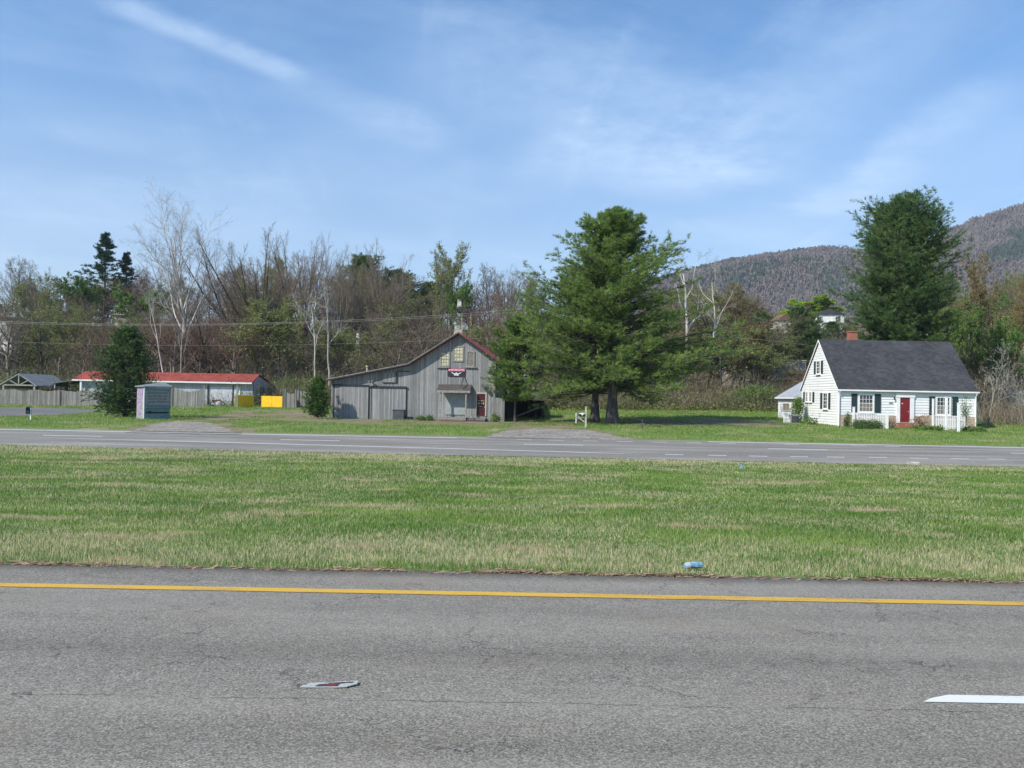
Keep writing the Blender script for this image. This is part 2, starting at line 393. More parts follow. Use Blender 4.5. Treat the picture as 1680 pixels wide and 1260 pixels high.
def link(name, me, parent=None, loc=None):
    o = bpy.data.objects.new(name, me); col.objects.link(o)
    if parent: o.parent = parent
    if loc is not None: o.location = loc
    return o
def tag(o, label=None, cat=None, group=None, kind=None):
    if label: o['label'] = label
    if cat: o['category'] = cat
    if group: o['group'] = group
    if kind: o['kind'] = kind
    return o
def thing(name, loc, label, cat, rz=0, group=None, sc=1):
    o = bpy.data.objects.new(name, None); col.objects.link(o)
    o.location = loc; o.rotation_euler = (0, 0, rz); o.scale = (sc, sc, sc); o.empty_display_size = .2
    return tag(o, label, cat, group)
def copy_tree(o, parent=None):
    c = o.copy(); col.objects.link(c); c.parent = parent
    for ch in list(o.children): copy_tree(ch, c)
    return c

class MB:
    """collects shapes, then becomes one mesh object"""
    def __init__(s): s.v = []; s.f = []
    def poly(s, pts):
        b = len(s.v); s.v += [tuple(p) for p in pts]; s.f.append(list(range(b, b + len(pts)))); return s
    def box(s, x0, x1, y0, y1, z0, z1):
        return s.hexa([(x0, y0, z0), (x1, y0, z0), (x1, y1, z0), (x0, y1, z0), (x0, y0, z1), (x1, y0, z1), (x1, y1, z1), (x0, y1, z1)])
    def hexa(s, p):
        b = len(s.v); s.v += [tuple(q) for q in p]
        for f in ((3, 2, 1, 0), (4, 5, 6, 7), (0, 1, 5, 4), (1, 2, 6, 5), (2, 3, 7, 6), (3, 0, 4, 7)): s.f.append([b + i for i in f])
        return s
    def prism(s, prof, y0, y1):
        """prof: list of (x,z) counter-clockwise seen from the front, pushed from y0 back to y1"""
        n = len(prof); b = len(s.v)
        s.v += [(x, y0, z) for x, z in prof] + [(x, y1, z) for x, z in prof]
        s.f.append([b + i for i in range(n)]); s.f.append([b + n + i for i in reversed(range(n))])
        for i in range(n):
            j = (i + 1) % n; s.f.append([b + j, b + i, b + n + i, b + n + j])
        return s
    def bar(s, a, b, w, h=None, roll=None):
        a = Vector(a); b = Vector(b); d = (b - a).normalized(); h = h or w
        u = d.cross(Vector((0, 0, 1)))
        if u.length < 1e-3: u = Vector((1, 0, 0))
        u.normalize(); v = u.cross(d)
        P = []
        for q in (a, b):
            for su, sv in ((-1, -1), (1, -1), (1, 1), (-1, 1)): P.append(q + u * (su * w / 2) + v * (sv * h / 2))
        return s.hexa(P)
    def tube(s, pts, r, n=8, r1=None, cap=True):
        pts = [Vector(p) for p in pts]; r1 = r if r1 is None else r1; b0 = len(s.v); m = len(pts)
        for i, p in enumerate(pts):
            d = (pts[min(i + 1, m - 1)] - pts[max(i - 1, 0)]).normalized()
            u = d.cross(Vector((0, 1, 0.01))); 
            if u.length < 1e-3: u = Vector((1, 0, 0))
            u.normalize(); v = d.cross(u); q = r + (r1 - r) * i / (m - 1)
            for k in range(n):
                a = 2 * PI * k / n; s.v.append(tuple(p + u * (math.cos(a) * q) + v * (math.sin(a) * q)))
        for i in range(m - 1):
            for k in range(n):
                j = (k + 1) % n; s.f.append([b0 + i * n + k, b0 + i * n + j, b0 + (i + 1) * n + j, b0 + (i + 1) * n + k])
        if cap: s.f.append([b0 + k for k in range(n)]); s.f.append([b0 + (m - 1) * n + k for k in reversed(range(n))])
        return s
    def ring(s, c, R, r, axis='y', n=16, m=6):
        b0 = len(s.v)
        for i in range(n):
            a = 2 * PI * i / n
            for k in range(m):
                q = 2 * PI * k / m; rr = R + r * math.cos(q); h = r * math.sin(q)
                p = (rr * math.cos(a), h, rr * math.sin(a)) if axis == 'y' else (rr * math.cos(a), rr * math.sin(a), h)
                s.v.append((c[0] + p[0], c[1] + p[1], c[2] + p[2]))
        for i in range(n):
            for k in range(m):
                i2 = (i + 1) % n; k2 = (k + 1) % m; s.f.append([b0 + i * m + k, b0 + i2 * m + k, b0 + i2 * m + k2, b0 + i * m + k2])
        return s
    def build(s, name, mat, parent=None, bevel=0, loc=None, smooth=False):
        me = bpy.data.meshes.new(name); me.from_pydata(s.v, [], s.f); me.materials.append(mat); me.update()
        o = link(name, me, parent, loc)
        if bevel:
            b = o.modifiers.new('bevel', 'BEVEL'); b.width = bevel; b.segments = 2; b.limit_method = 'ANGLE'
        if smooth: me.polygons.foreach_set('use_smooth', [True] * len(me.polygons))
        return o

# ------------------------------------------------------------------ ground sheets
def struct(name, me, parent=None):
    o = link(name, me, parent)
    if not parent: tag(o, kind='structure')
    return o
def grid_mesh(name, X, Y, Z, mat):
    nx, ny = len(X), len(Y); XX, YY = np.meshgrid(X, Y)
    V = np.stack([XX.ravel(), YY.ravel(), Z.ravel()], 1)
    i = np.arange(ny - 1)[:, None] * nx + np.arange(nx - 1)[None, :]
    f = np.stack([i, i + 1, i + 1 + nx, i + nx], -1).reshape(-1, 4)
    me = mesh_np(name, V, [f], mats=[mat]); me.polygons.foreach_set('use_smooth', [True] * len(me.polygons))
    return me
ys = sorted(set(list(YK) + list(np.arange(0, 110, 2.)) + list(np.arange(110, 340, 5.)) + [-60, -30, 600, 800, 1000, 1500, 2000]))
xs = np.concatenate([[-2000, -1200, -800, -500, -350, -250, -180], np.arange(-140, 141, 2.), [180, 250, 350, 500, 800, 1200, 2000]])
XX, YY = np.meshgrid(xs, np.array(ys))
ZZ = G(XX, YY)
ZZ = ZZ + np.where(YY > 108, (fbm(XX, YY, 22, 3) - .5) * np.clip((YY - 108) / 30, 0, 1) * 3.0, 0)
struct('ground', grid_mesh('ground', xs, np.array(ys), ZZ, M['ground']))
def Gh(x, y):
    return G(x, y) + np.where(np.asarray(y) > 108, (fbm(x, y, 22, 3) - .5) * np.clip((np.asarray(y) - 108) / 30, 0, 1) * 3.0, 0)

OUT = {}
def sheet(name, mat, outline, lift, step=.5, parent=None, jit=0.):
    """a thin covering draped on the ground inside an outline of (x,y) points"""
    P = np.array(outline, float); OUT[name if name not in OUT else name + '2'] = outline
    if jit:
        Q = []
        for i in range(len(P)):
            a, b = P[i], P[(i + 1) % len(P)]; n = max(2, int(np.linalg.norm(b - a) / .35))
            for k in range(n):
                q = a + (b - a) * k / n; Q.append(q + (vnoise(q[0], q[1] * 2, 1.1, 9) - .5) * jit * np.array([1, 1]) + (np.random.RandomState(i * 99 + k).rand(2) - .5) * jit * .35)
        P = np.array(Q)
    # rows between the y levels, clipped by scan lines: build strips of quads per scan row
    y0, y1 = P[:, 1].min(), P[:, 1].max()
    lv = sorted(set([y0, y1] + [y for y in YK if y0 < y < y1] + list(np.arange(y0, y1, step))))
    V = []; Fq = []
    def spans(y):
        xsn = []
        for i in range(len(P)):
            a, b = P[i], P[(i + 1) % len(P)]
            if (a[1] <= y) != (b[1] <= y): xsn.append(a[0] + (b[0] - a[0]) * (y - a[1]) / (b[1] - a[1]))
        return sorted(xsn)
    for r in range(len(lv) - 1):
        a, b = lv[r] + 1e-5, lv[r + 1] - 1e-5
        if b <= a: continue
        sa, sb = spans(a), spans(b)
        if len(sa) != len(sb): 
            m = (a + b) / 2; sa = sb = spans(m)
        for k in range(0, len(sa) - 1, 2):
            n = max(1, int(max(sa[k + 1] - sa[k], sb[k + 1] - sb[k]) / 2.))
            for q in range(n):
                c = []
                for (S, yv, tt) in ((sa, a, q / n), (sa, a, (q + 1) / n), (sb, b, (q + 1) / n), (sb, b, q / n)):
                    x = S[k] + (S[k + 1] - S[k]) * tt; c.append((x, yv, Gf(x, yv) + lift))
                i0 = len(V); V += c; Fq.append([i0, i0 + 1, i0 + 2, i0 + 3])
    me = mesh_np(name, np.array(V), [np.array(Fq)], mats=[mat])
    return struct(name, me, parent)

WX = 62
near = sheet('near_road', M['road_near'], [(-60, -9), (60, -9), (60, 10.28), (-60, 10.28)], .02, 2, jit=.10)
sheet('yellow_edge_line', M['yellow_line'], [(-40, 9.06), (40, 9.06), (40, 9.23), (-40, 9.23)], .026, 2, near)
p = gp(1511, 1150)
sheet('lane_line', M['white_line'], [(p[0] - .04, 6.085), (p[0] + 3.05, 6.085), (p[0] + 3.05, 6.24), (p[0] + .22, 6.24), (p[0] + .05, 6.16)], .026, .02, near)
far = sheet('far_road', M['road_far'], [(-75, 38.6), (-40, 37.6), (-10, 36.2), (5, 35.7), (30, 35.5), (75, 35.6), (75, 47.0), (-75, 47.0)], .02, 1, jit=.12)
sheet('outer_edge_line', M['far_line'], [(-70, 45.75), (-3, 45.75), (-3, 45.9), (-70, 45.9)], .027, 2, far)
sheet('outer_edge_line', M['far_line'], [(11, 46.25), (70, 46.25), (70, 46.42), (11, 46.42)], .027, 2, far)
xs0 = -44 + 3.2
for px in (122, 511, 910, 1310, 1708):
    cx = (px - 840) / F * 42; sheet('lane_dash', M['far_line'], [(cx - 1.5, 41.92), (cx + 1.5, 41.92), (cx + 1.5, 42.07), (cx - 1.5, 42.07)], .027, 2, far)
for px in range(4, 840, 399): pass
for px in (862, 914, 970, 1027, 1083, 1140, 1196, 1300, 1410, 1465):
    cx = (px - 840) / F * 45.4; sheet('turn_dot', M['far_line'], [(cx - .42, 45.3), (cx + .42, 45.3), (cx + .42, 45.44), (cx - .42, 45.44)], .027, 2, far)
A = gp(-20, 717); B = gp(540, 731.5); Cc = gp(1057, 746.5)
sheet('inner_edge_line', M['far_line'], [(A[0], A[1]), (B[0], B[1]), (Cc[0], Cc[1]), (Cc[0], Cc[1] + .13), (B[0], B[1] + .13), (A[0], A[1] + .13)], .027, 1, far)
for px, py in ((1106, 747), (1177, 748.2), (1244, 749.3), (1311, 750.2), (1371, 751), (1440, 751.7), (1508, 752.8), (1575, 753.6), (1635, 754.3), (1697, 755)):
    q = gp(px, py); sheet('turn_dash', M['far_line'], [(q[0] - .42, q[1] - .06), (q[0] + .42, q[1] - .06), (q[0] + .42, q[1] + .06), (q[0] - .42, q[1] + .06)], .027, 2, far)

def pxs(*pts): return [gp(a, b) for a, b in pts]
sheet('barnyard_dirt', M['dirt'], pxs((330, 694), (400, 688), (600, 697), (760, 699), (838, 700), (800, 713), (850, 717), (1010, 719), (1000, 709), (930, 697), (1000, 693), (930, 688), (900, 684), (870, 684), (830, 687), (700, 686), (545, 685), (500, 674), (395, 672), (360, 681), (320, 688)), .012, .5, jit=.5)
sheet('dirt_track', M['dirt'], pxs((1020, 698), (1290, 701), (1290, 693), (1180, 688), (1080, 688), (1020, 691)), .012, .5, jit=.5)
sheet('roadside_dirt', M['dirt'], pxs((180, 711.0), (430, 714.5), (420, 708), (380, 693), (330, 689), (260, 692)), .012, .5, jit=.6)
sheet('gravel_driveway', M['gravel'], pxs((205, 711.3), (395, 714.3), (375, 705), (350, 695), (290, 691), (250, 697)), .02, .4, jit=.5)
sheet('gravel_driveway', M['gravel'], pxs((795, 719.3), (1045, 722.4), (1000, 713), (960, 706), (880, 703), (830, 707)), .02, .4, jit=.5)
sheet('parking_lot', M['lot'], pxs((-60, 684), (60, 682.5), (120, 680), (165, 675), (165, 672), (60, 669), (-60, 668)), .02, .5, jit=.2)

# ------------------------------------------------------------------ grass
def visible(x, y, m=1.0): return np.abs(x) < y * (.618 + .03) + m
def blades(name, n, y0, y1, pw, hgt, wid, mat, label, mask=None, seed=1, lean=.5):
    rs = np.random.RandomState(seed)
    u = rs.rand(n); e = 2 - pw
    Y = (y0 ** e + u * (y1 ** e - y0 ** e)) ** (1 / e)
    X = (rs.rand(n) * 2 - 1) * (Y * .65 + 1.5)
    if mask is not None:
        k = mask(X, Y, rs); X, Y = X[k], Y[k]; n = len(X)
    clump = fbm(X, Y, 1.2, 5, 3)
    H = hgt(Y) * (.45 + rs.rand(n) * .8) * (.55 + clump * .95)
    W = wid(Y) * (.6 + rs.rand(n) * .8)
    a = rs.rand(n) * 2 * PI; l = rs.rand(n) ** 1.5 * lean * H
    b = rs.rand(n) * PI
    Z = G(X, Y)
    P = np.stack([X, Y, Z + .0], 1)
    s = np.stack([np.cos(b) * W / 2, np.sin(b) * W / 2 * .6, 0 * W], 1)
    tip = P + np.stack([np.cos(a) * l, np.sin(a) * l, H], 1)
    mid = P + np.stack([np.cos(a) * l * .3, np.sin(a) * l * .3, H * .55], 1)
    V = np.stack([P - s, P + s, mid + s * .7, tip, mid - s * .7], 1).reshape(-1, 3)
    i = np.arange(n)[:, None] * 5
    R = np.repeat(rs.rand(n), 5)
    me = mesh_np(name, V, [np.concatenate([i, i + 1, i + 2, i + 3, i + 4], 1)], R, [mat])
    return tag(link(name, me), label, 'grass', kind='stuff')
edge_n = lambda x: 10.26 + (fbm(x, x * 0 + 3, .9, 8, 4) - .5) * .75
farpts_x = [-75, -40, -10, 5, 30, 75]; farpts_y = [38.6, 37.6, 36.2, 35.7, 35.5, 35.6]
def m_med(X, Y, rs):
    e = edge_n(X); k = (Y > e) & (Y < np.interp(X, farpts_x, farpts_y) + .05)
    return k & ((Y > e + .15) | (rs.rand(len(X)) < .5))
blades('median_grass', 640000, 10.1, 37.8, 1.35, lambda y: .052 + .0007 * y, lambda y: .0060 + .0007 * (y - 10), M['blades'], 'green grass with straw coloured patches covering the median strip', m_med, 1, .75)
def pip(X, Y, P):
    c = np.zeros(len(X), bool); P = np.array(P)
    for i in range(len(P)):
        a, b = P[i], P[(i + 1) % len(P)]
        t_ = ((a[1] > Y) != (b[1] > Y)) & (X < (b[0] - a[0]) * (Y - a[1]) / (b[1] - a[1] + 1e-12) + a[0]); c ^= t_
    return c
def near_driveway(X, Y):
    Xn = X + (fbm(X, Y, 1.3, 31, 3) - .5) * 1.6; Yn = Y + (fbm(X, Y, 1.3, 32, 3) - .5) * 1.6
    return pip(Xn, Yn, OUT['gravel_driveway']) | pip(Xn, Yn, OUT['gravel_driveway2']) | pip(Xn, Yn, OUT['parking_lot'])
def _old(X, Y):
    px = 840 + F * X / Y
    k = (Y < 66) & (((px > 215) & (px < 390) & (Y < 59)) | ((px > 800) & (px < 1020) & (Y < 63)))
    return k
def m_far(X, Y, rs):
    px = 840 + F * X / Y
    Xn = X + (fbm(X, Y, 2.5, 33, 3) - .5) * 3; Yn = Y + (fbm(X, Y, 2.5, 34, 3) - .5) * 3
    yard = pip(Xn, Yn, OUT['barnyard_dirt']) | pip(Xn, Yn, OUT['roadside_dirt'])
    track = pip(Xn, Yn, OUT['dirt_track'])
    thin = fbm(X, Y, 3, 4, 3)
    return ~near_driveway(X, Y) & ~(yard & (thin < .62)) & ~(track & (thin < .6)) & ((Y > 47.6) | (rs.rand(len(X)) < .6))
blades('verge_grass', 330000, 47.05, 108, 1.2, lambda y: .07 + .0009 * y, lambda y: .010 + .0005 * (y - 40), M['lawn'], 'short bright green lawn grass beyond the far roadway', m_far, 2, .8)

# straw and leaf litter along the near road edge
rs = np.random.RandomState(3); n = 9000
X = (rs.rand(n) * 2 - 1) * 8.5; dens = fbm(X, X * 0, .8, 21, 3)
Y = 10.26 + (rs.rand(n) - .5) * .16 + (dens - .5) * .2; k = rs.rand(n) < np.clip((dens - .3) * 2.2, .1, 1); X, Y = X[k], Y[k]; n = len(X)
a = rs.rand(n) * PI; l = .02 + rs.rand(n) * .06; w = .003 + rs.rand(n) * .006; z = .024 + rs.rand(n) * .02
d = np.stack([np.cos(a) * l, np.sin(a) * l * .6, (rs.rand(n) - .4) * .02], 1); s = np.stack([-np.sin(a) * w, np.cos(a) * w, w * .5], 1)
P = np.stack([X, Y, z], 1); V = np.stack([P - d - s, P + d - s, P + d + s, P - d + s], 1).reshape(-1, 3); i = np.arange(n)[:, None] * 4
tag(link('leaf_litter', mesh_np('leaf_litter', V, [np.concatenate([i, i + 1, i + 2, i + 3], 1)], np.repeat(rs.rand(n), 4), [M['deadleaf']])), 'brown dead grass and leaf litter along the edge of the near road', 'litter', kind='stuff')

# ------------------------------------------------------------------ plants
def norm(a): return a / np.maximum(np.linalg.norm(a, axis=-1, keepdims=True), 1e-9)
def perp(d, rs=None):
    ref = np.where(np.abs(d[:, 2:3]) > .9, np.array([[1., 0, 0]]), np.array([[0, 0, 1.]]))
    u = norm(np.cross(d, ref)); return u, np.cross(d, u)
def tubes_np(P0, P1, R0, R1, k):
    d = norm(P1 - P0); u, v = perp(d); n = len(P0); V = np.empty((n, 2 * k, 3))
    for j in range(k):
        a = 2 * PI * j / k; o = u * math.cos(a) + v * math.sin(a)
        V[:, j] = P0 + o * R0[:, None]; V[:, k + j] = P1 + o * R1[:, None]
    b = np.arange(n)[:, None] * 2 * k; f = []
    for j in range(k):
        j2 = (j + 1) % k; f.append(np.concatenate([b + j, b + j2, b + k + j2, b + k + j], 1))
    return V.reshape(-1, 3), np.concatenate(f)
def twigs_np(P0, P1, W, rs):
    d = P1 - P0; r = rs.randn(len(P0), 3); s = norm(np.cross(d, r)) * W[:, None] / 2
    V = np.stack([P0 - s, P0 + s, P1], 1).reshape(-1, 3); i = np.arange(len(P0))[:, None] * 3
    return V, np.concatenate([i, i + 1, i + 2], 1)
def grow(rs, P, D, L, R, nseg, wig, trop, taper=.8):
    """all branches of one level at once -> points (nseg+1, n, 3), radii"""
    pts = [P]; rr = [R]; d = D; p = P
    for s in range(nseg):
        p = p + d * (L / nseg)[:, None]; d = norm(d + rs.randn(*d.shape) * wig + np.array([0, 0, trop])); pts.append(p); rr.append(R * (1 - taper * (s + 1) / nseg))
    return np.array(pts), np.array(rr)
def spawn(rs, pts, rr, L, m, t0, t1, ang, angv, ratio, rrat):
    ns, n = pts.shape[0] - 1, pts.shape[1]; N = n * m
    par = np.repeat(np.arange(n), m)
    t = (t0 + (t1 - t0) * ((np.tile(np.arange(m), n) + rs.rand(N)) / m)) * ns
    i = np.minimum(t.astype(int), ns - 1); f = (t - i)[:, None]
    A = pts[i, par]; B = pts[i + 1, par]; P = A + (B - A) * f; d = norm(B - A)
    r = (rr[i, par] * (1 - f[:, 0]) + rr[i + 1, par] * f[:, 0]) * rrat
    u, v = perp(d); az = (np.tile(np.arange(m), n) * 2.399 + rs.rand(N) * 1.2 + np.repeat(rs.rand(n) * 6, m))[:, None]
    a = (ang + rs.randn(N) * angv)[:, None]
    D = d * np.cos(a) + (u * np.cos(az) + v * np.sin(az)) * np.sin(a)
    Ln = L[par] * ratio * (1 - .45 * (t / ns)) * (.65 + rs.rand(N) * .7)
    return P, norm(D), Ln, r
def segs(pts, rr):
    n = pts.shape[1]; return pts[:-1].reshape(-1, 3), pts[1:].reshape(-1, 3), rr[:-1].ravel(), rr[1:].ravel()

def bare_tree(name, seed, H, r0, levels, bark, twig, leaf=None, nleaf=0, leafsize=.1, lean=(0, 0), fork=0):
    """levels: (children, t0, t1, angle, anglevar, lengthratio, wiggle, upward pull, segments)"""
    rs = np.random.RandomState(seed)
    P = np.zeros((1, 3)); D = norm(np.array([[lean[0], lean[1], 1.]])); L = np.array([H * .8]); R = np.array([r0])
    pts, rr = grow(rs, P, D, L, R, 8, .06, .02, .75)
    TV = []; TF = []; nv = 0
    def addt(p, r, k):
        nonlocal nv
        v, f = tubes_np(*segs(p, r), k); TV.append(v); TF.append(f + nv); nv += len(v)
    addt(pts, rr, 7)
    CV = []; CF = []; CR = []; cn = 0; ends = None
    for li, (m, t0, t1, ang, av, ratio, wig, trop, nseg) in enumerate(levels):
        P, D, L, R = spawn(rs, pts, rr, L, m, t0, t1, ang, av, ratio, .62 if li == 0 else .6)
        R = np.maximum(R, .006)
        last = li == len(levels) - 1
        pts, rr = grow(rs, P, D, L, R, nseg, wig, trop, .8)
        if li == 0: addt(pts, rr, 5)
        elif not last:
            v, f = tubes_np(*segs(pts, rr), 3); CV.append(v); CF.append(f + cn); CR.append(np.full(len(v), .35) + rs.rand() * .2); cn += len(v)
        else:
            a, b, ra, rb = segs(pts, rr); v, f = twigs_np(a, b, np.maximum(ra * 2, .024), rs); CV.append(v); CF.append(f + cn); CR.append(np.repeat(rs.rand(len(a)), 3)); cn += len(v)
            ends = pts[-1]
            allp = pts.reshape(-1, 3)
    tm = mesh_np(name + '_trunk', np.concatenate(TV), TF, None, [bark])
    quads = [f for f in CF if f.shape[1] == 4]; tris = [f for f in CF if f.shape[1] == 3]
    V = np.concatenate(CV); Rn = np.concatenate(CR); F_ = quads + tris; mi = np.zeros(sum(len(f) for f in F_))
    mats = [twig]
    if leaf:
        k = rs.randint(0, len(allp), nleaf); c = allp[k] + rs.randn(nleaf, 3) * .12
        u = norm(rs.randn(nleaf, 3)) * leafsize * (.5 + rs.rand(nleaf, 1)); w = norm(np.cross(u, rs.randn(nleaf, 3))) * leafsize * .6
        lv = np.stack([c - w, c + u - w * .2, c + u * 1.2, c + w], 1).reshape(-1, 3); i = np.arange(nleaf)[:, None] * 4 + len(V)
        F_.append(np.concatenate([i, i + 1, i + 2, i + 3], 1)); mi = np.concatenate([mi, np.ones(nleaf)])
        V = np.concatenate([V, lv]); Rn = np.concatenate([Rn, np.repeat(rs.rand(nleaf), 4)]); mats.append(leaf)
    cm = mesh_np(name + '_crown', V, F_, Rn, mats, mi)
    return tm, cm, V[:, 2].max()

def conifer(name, seed, H, prof, r0, bark, leaf, whorl=.5, per=6, updir=.15, sec=10, tuft=5, needles=7, nl=.2, nw=.022, clear=0., lobes=.25, stems=((0, 0, 1.),), gap=.0, flat=.35):
    """prof: (height, crown radius) pairs; branches in whorls, side branches, tufts of needles"""
    rs = np.random.RandomState(seed); ph = [p[0] for p in prof]; pr = [p[1] for p in prof]
    TV = []; TF = []; nv = 0; FP = []; FD = []
    for sx, sy, sh in stems:
        n = int((H * sh - clear) / whorl); hs = np.linspace(clear, H * sh - .3, n)
        tp = np.array([[sx * min(1, k / 3.), sy * min(1, k / 3.), z] for k, z in enumerate(np.linspace(0, H * sh, 9))])
        tr = r0 * (1 - .93 * np.linspace(0, 1, 9) ** .8) * (1 if sh == 1 else .75); tr[0] *= 1.35
        v, f = tubes_np(tp[:-1], tp[1:], tr[:-1], tr[1:], 10); TV.append(v); TF.append(f + nv); nv += len(v)
        h = np.repeat(hs, per) + rs.rand(n * per) * whorl * (.35 if whorl > .6 else 1); N = len(h)
        az = rs.rand(N) * 2 * PI
        rmax = np.interp(h, ph, pr)
        lob = 1 + lobes * np.sin(az * 3 + np.floor(h / 2.3) * 2.1 + seed) + lobes * .8 * rs.randn(N) * .6
        L = np.maximum(rmax * lob, .25) * (.72 + .4 * rs.rand(N))
        if gap: L = L * np.where(rs.rand(N) < gap, .35, 1)
        el = updir + (h / H) ** 2 * .75 + rs.randn(N) * .10 - .22 * np.exp(-(h - clear) / 3.)
        P = np.stack([np.full(N, sx) * np.minimum(1, h / H * 3), np.full(N, sy) * np.minimum(1, h / H * 3), h], 1)
        # radius is measured from the tree's axis
        D = np.stack([np.cos(az) * np.cos(el), np.sin(az) * np.cos(el), np.sin(el)], 1)
        off = np.maximum(0, 1 - (D[:, 0] * sx + D[:, 1] * sy) / np.maximum(L, .5) * .8); L = L * np.clip(off, .4, 1.3)
        R = .012 + L * .011
        pts, rr = grow(rs, P, D, L, R, 5, .05, .05, .85)
        v, f = tubes_np(*segs(pts, rr), 3); TV.append(v); TF.append(f + nv); nv += len(v)
        P2, D2, L2, R2 = spawn(rs, pts, rr, np.maximum(L, .9), sec, .22, 1., .75, .25, .34, .6)
        D2 = norm(D2 * np.array([1, 1, flat]) + np.array([0, 0, .10])); L2 = np.minimum(L2, 1.9)
        pts2, rr2 = grow(rs, P2, D2, L2, np.maximum(R2, .006), 3, .10, .07, .8)
        v, f = tubes_np(*segs(pts2, rr2), 3); TV.append(v); TF.append(f + nv); nv += len(v)
        for (PP, tf) in ((pts2, tuft), (pts, max(2, tuft // 2))):
            ns, m = PP.shape[0] - 1, PP.shape[1]
            t = (.25 + .75 * rs.rand(m * tf)) * ns * .999; i = t.astype(int); par = np.repeat(np.arange(m), tf); ff = (t - i)[:, None]
            a = PP[i, par]; b = PP[i + 1, par]; FP.append(a + (b - a) * ff); FD.append(norm(b - a))
    FP = np.concatenate(FP); FD = np.concatenate(FD); FP = FP + rs.randn(*FP.shape) * .06
    N = len(FP); base = np.repeat(FP, needles, 0); dd = norm(np.repeat(FD, needles, 0) * .8 + rs.randn(N * needles, 3) * np.array([.62, .62, .45]) + np.array([0, 0, .28]))
    ln = nl * (.6 + .8 * rs.rand(N * needles, 1)); s = norm(np.cross(dd, rs.randn(N * needles, 3))) * nw / 2
    V = np.stack([base - s, base + s, base + dd * ln + s * .5, base + dd * ln - s * .5], 1).reshape(-1, 3); i = np.arange(N * needles)[:, None] * 4
    tuftr = np.clip(rs.rand(N) * .75 + fbm(FP[:, 0] + FP[:, 2], FP[:, 1] - FP[:, 2], 1.3, seed, 2) * .35, 0, 1)
    R = np.repeat(np.repeat(tuftr, needles), 4)
    cm = mesh_np(name + '_crown', V, [np.concatenate([i, i + 1, i + 2, i + 3], 1)], R, [leaf])
    tm = mesh_np(name + '_trunk', np.concatenate(TV), TF, None, [bark])
    return tm, cm

def leafy(name, seed, blobs, n, size, leaf, stemmat, spread=.16, nstem=14):
    """a shrub or round crown: leaves gathered in clumps round many small twig ends"""
    rs = np.random.RandomState(seed); C = []
    w = np.array([b[3] * b[4] * b[5] for b in blobs]); w = w / w.sum()
    k = rs.choice(len(blobs), n, p=w); B = np.array(blobs)[k]
    nc = max(12, n // 28); cd = norm(rs.randn(nc, 3)) * (.45 + .6 * rs.rand(nc, 1) ** .5); kk = rs.choice(len(blobs), nc, p=w); BB = np.array(blobs)[kk]
    cc = BB[:, :3] + cd * BB[:, 3:6]; cc[:, 2] = np.maximum(cc[:, 2], .05)
    which = rs.randint(0, nc, n); c = cc[which] + rs.randn(n, 3) * spread * BB[which, 3:6] ** .5; c[:, 2] = np.maximum(c[:, 2], .02)
    u = norm(rs.randn(n, 3) + [0, 0, .3]) * size * (.5 + rs.rand(n, 1)); v = norm(np.cross(u, rs.randn(n, 3))) * size * .45
    V = np.stack([c - v * .3, c + u * .5 - v, c + u * 1.1, c + u * .5 + v], 1).reshape(-1, 3); i = np.arange(n)[:, None] * 4
    R = np.repeat(np.clip(rs.rand(nc)[which] * .6 + rs.rand(n) * .5, 0, 1), 4)
    cm = mesh_np(name + '_leaves', V, [np.concatenate([i, i + 1, i + 2, i + 3], 1)], R, [leaf])
    m = MB(); lo = min(b[2] for b in blobs)
    for q in range(min(nstem, nc)):
        e = cc[q]; b = Vector((e[0] * .12, e[1] * .12, 0)); e = Vector(e); md = (b + e) / 2 + Vector(rs.randn(3) * .08)
        sc = max(.01, e.length * .012); m.tube([b, md, e], sc * 1.5, 5, sc * .4, False)
    me = bpy.data.meshes.new(name + '_stems'); me.from_pydata(m.v, [], m.f); me.materials.append(stemmat)
    return me, cm

def plant(name, parts, loc, label, cat, rz=0, sc=1, group=None, names=('trunk', 'crown')):
    o = thing(name, loc, label, cat, rz, group, sc)
    for nm, me in zip(names, parts): link(nm, me, o)
    return o

# ---- prototypes of the wood
LV_wide = [(15, .22, 1, .75, .2, .62, .10, .10, 6), (8, .25, 1, .65, .2, .55, .12, .08, 4), (7, .2, 1, .6, .25, .5, .15, .05, 3), (9, .15, 1, .55, .3, .55, .18, .05, 2)]
LV_tall = [(17, .28, 1, .55, .15, .42, .08, .16, 6), (7, .25, 1, .6, .2, .5, .10, .12, 4), (7, .2, 1, .55, .25, .5, .12, .08, 3), (9, .15, 1, .5, .3, .5, .15, .05, 2)]
LV_vine = [(16, .12, 1, .9, .25, .38, .22, .02, 6), (9, .2, 1, .9, .3, .5, .25, -.02, 4), (7, .2, 1, .9, .35, .5, .3, -.06, 3), (9, .1, 1, .8, .4, .5, .3, -.06, 2)]
LV_fan = [(22, .16, .42, .52, .24, 1.12, .045, .05, 8), (12, .35, 1, .48, .15, .26, .07, .05, 4), (9, .25, 1, .45, .2, .5, .09, .04, 3), (8, .2, 1, .4, .2, .5, .10, .04, 2)]
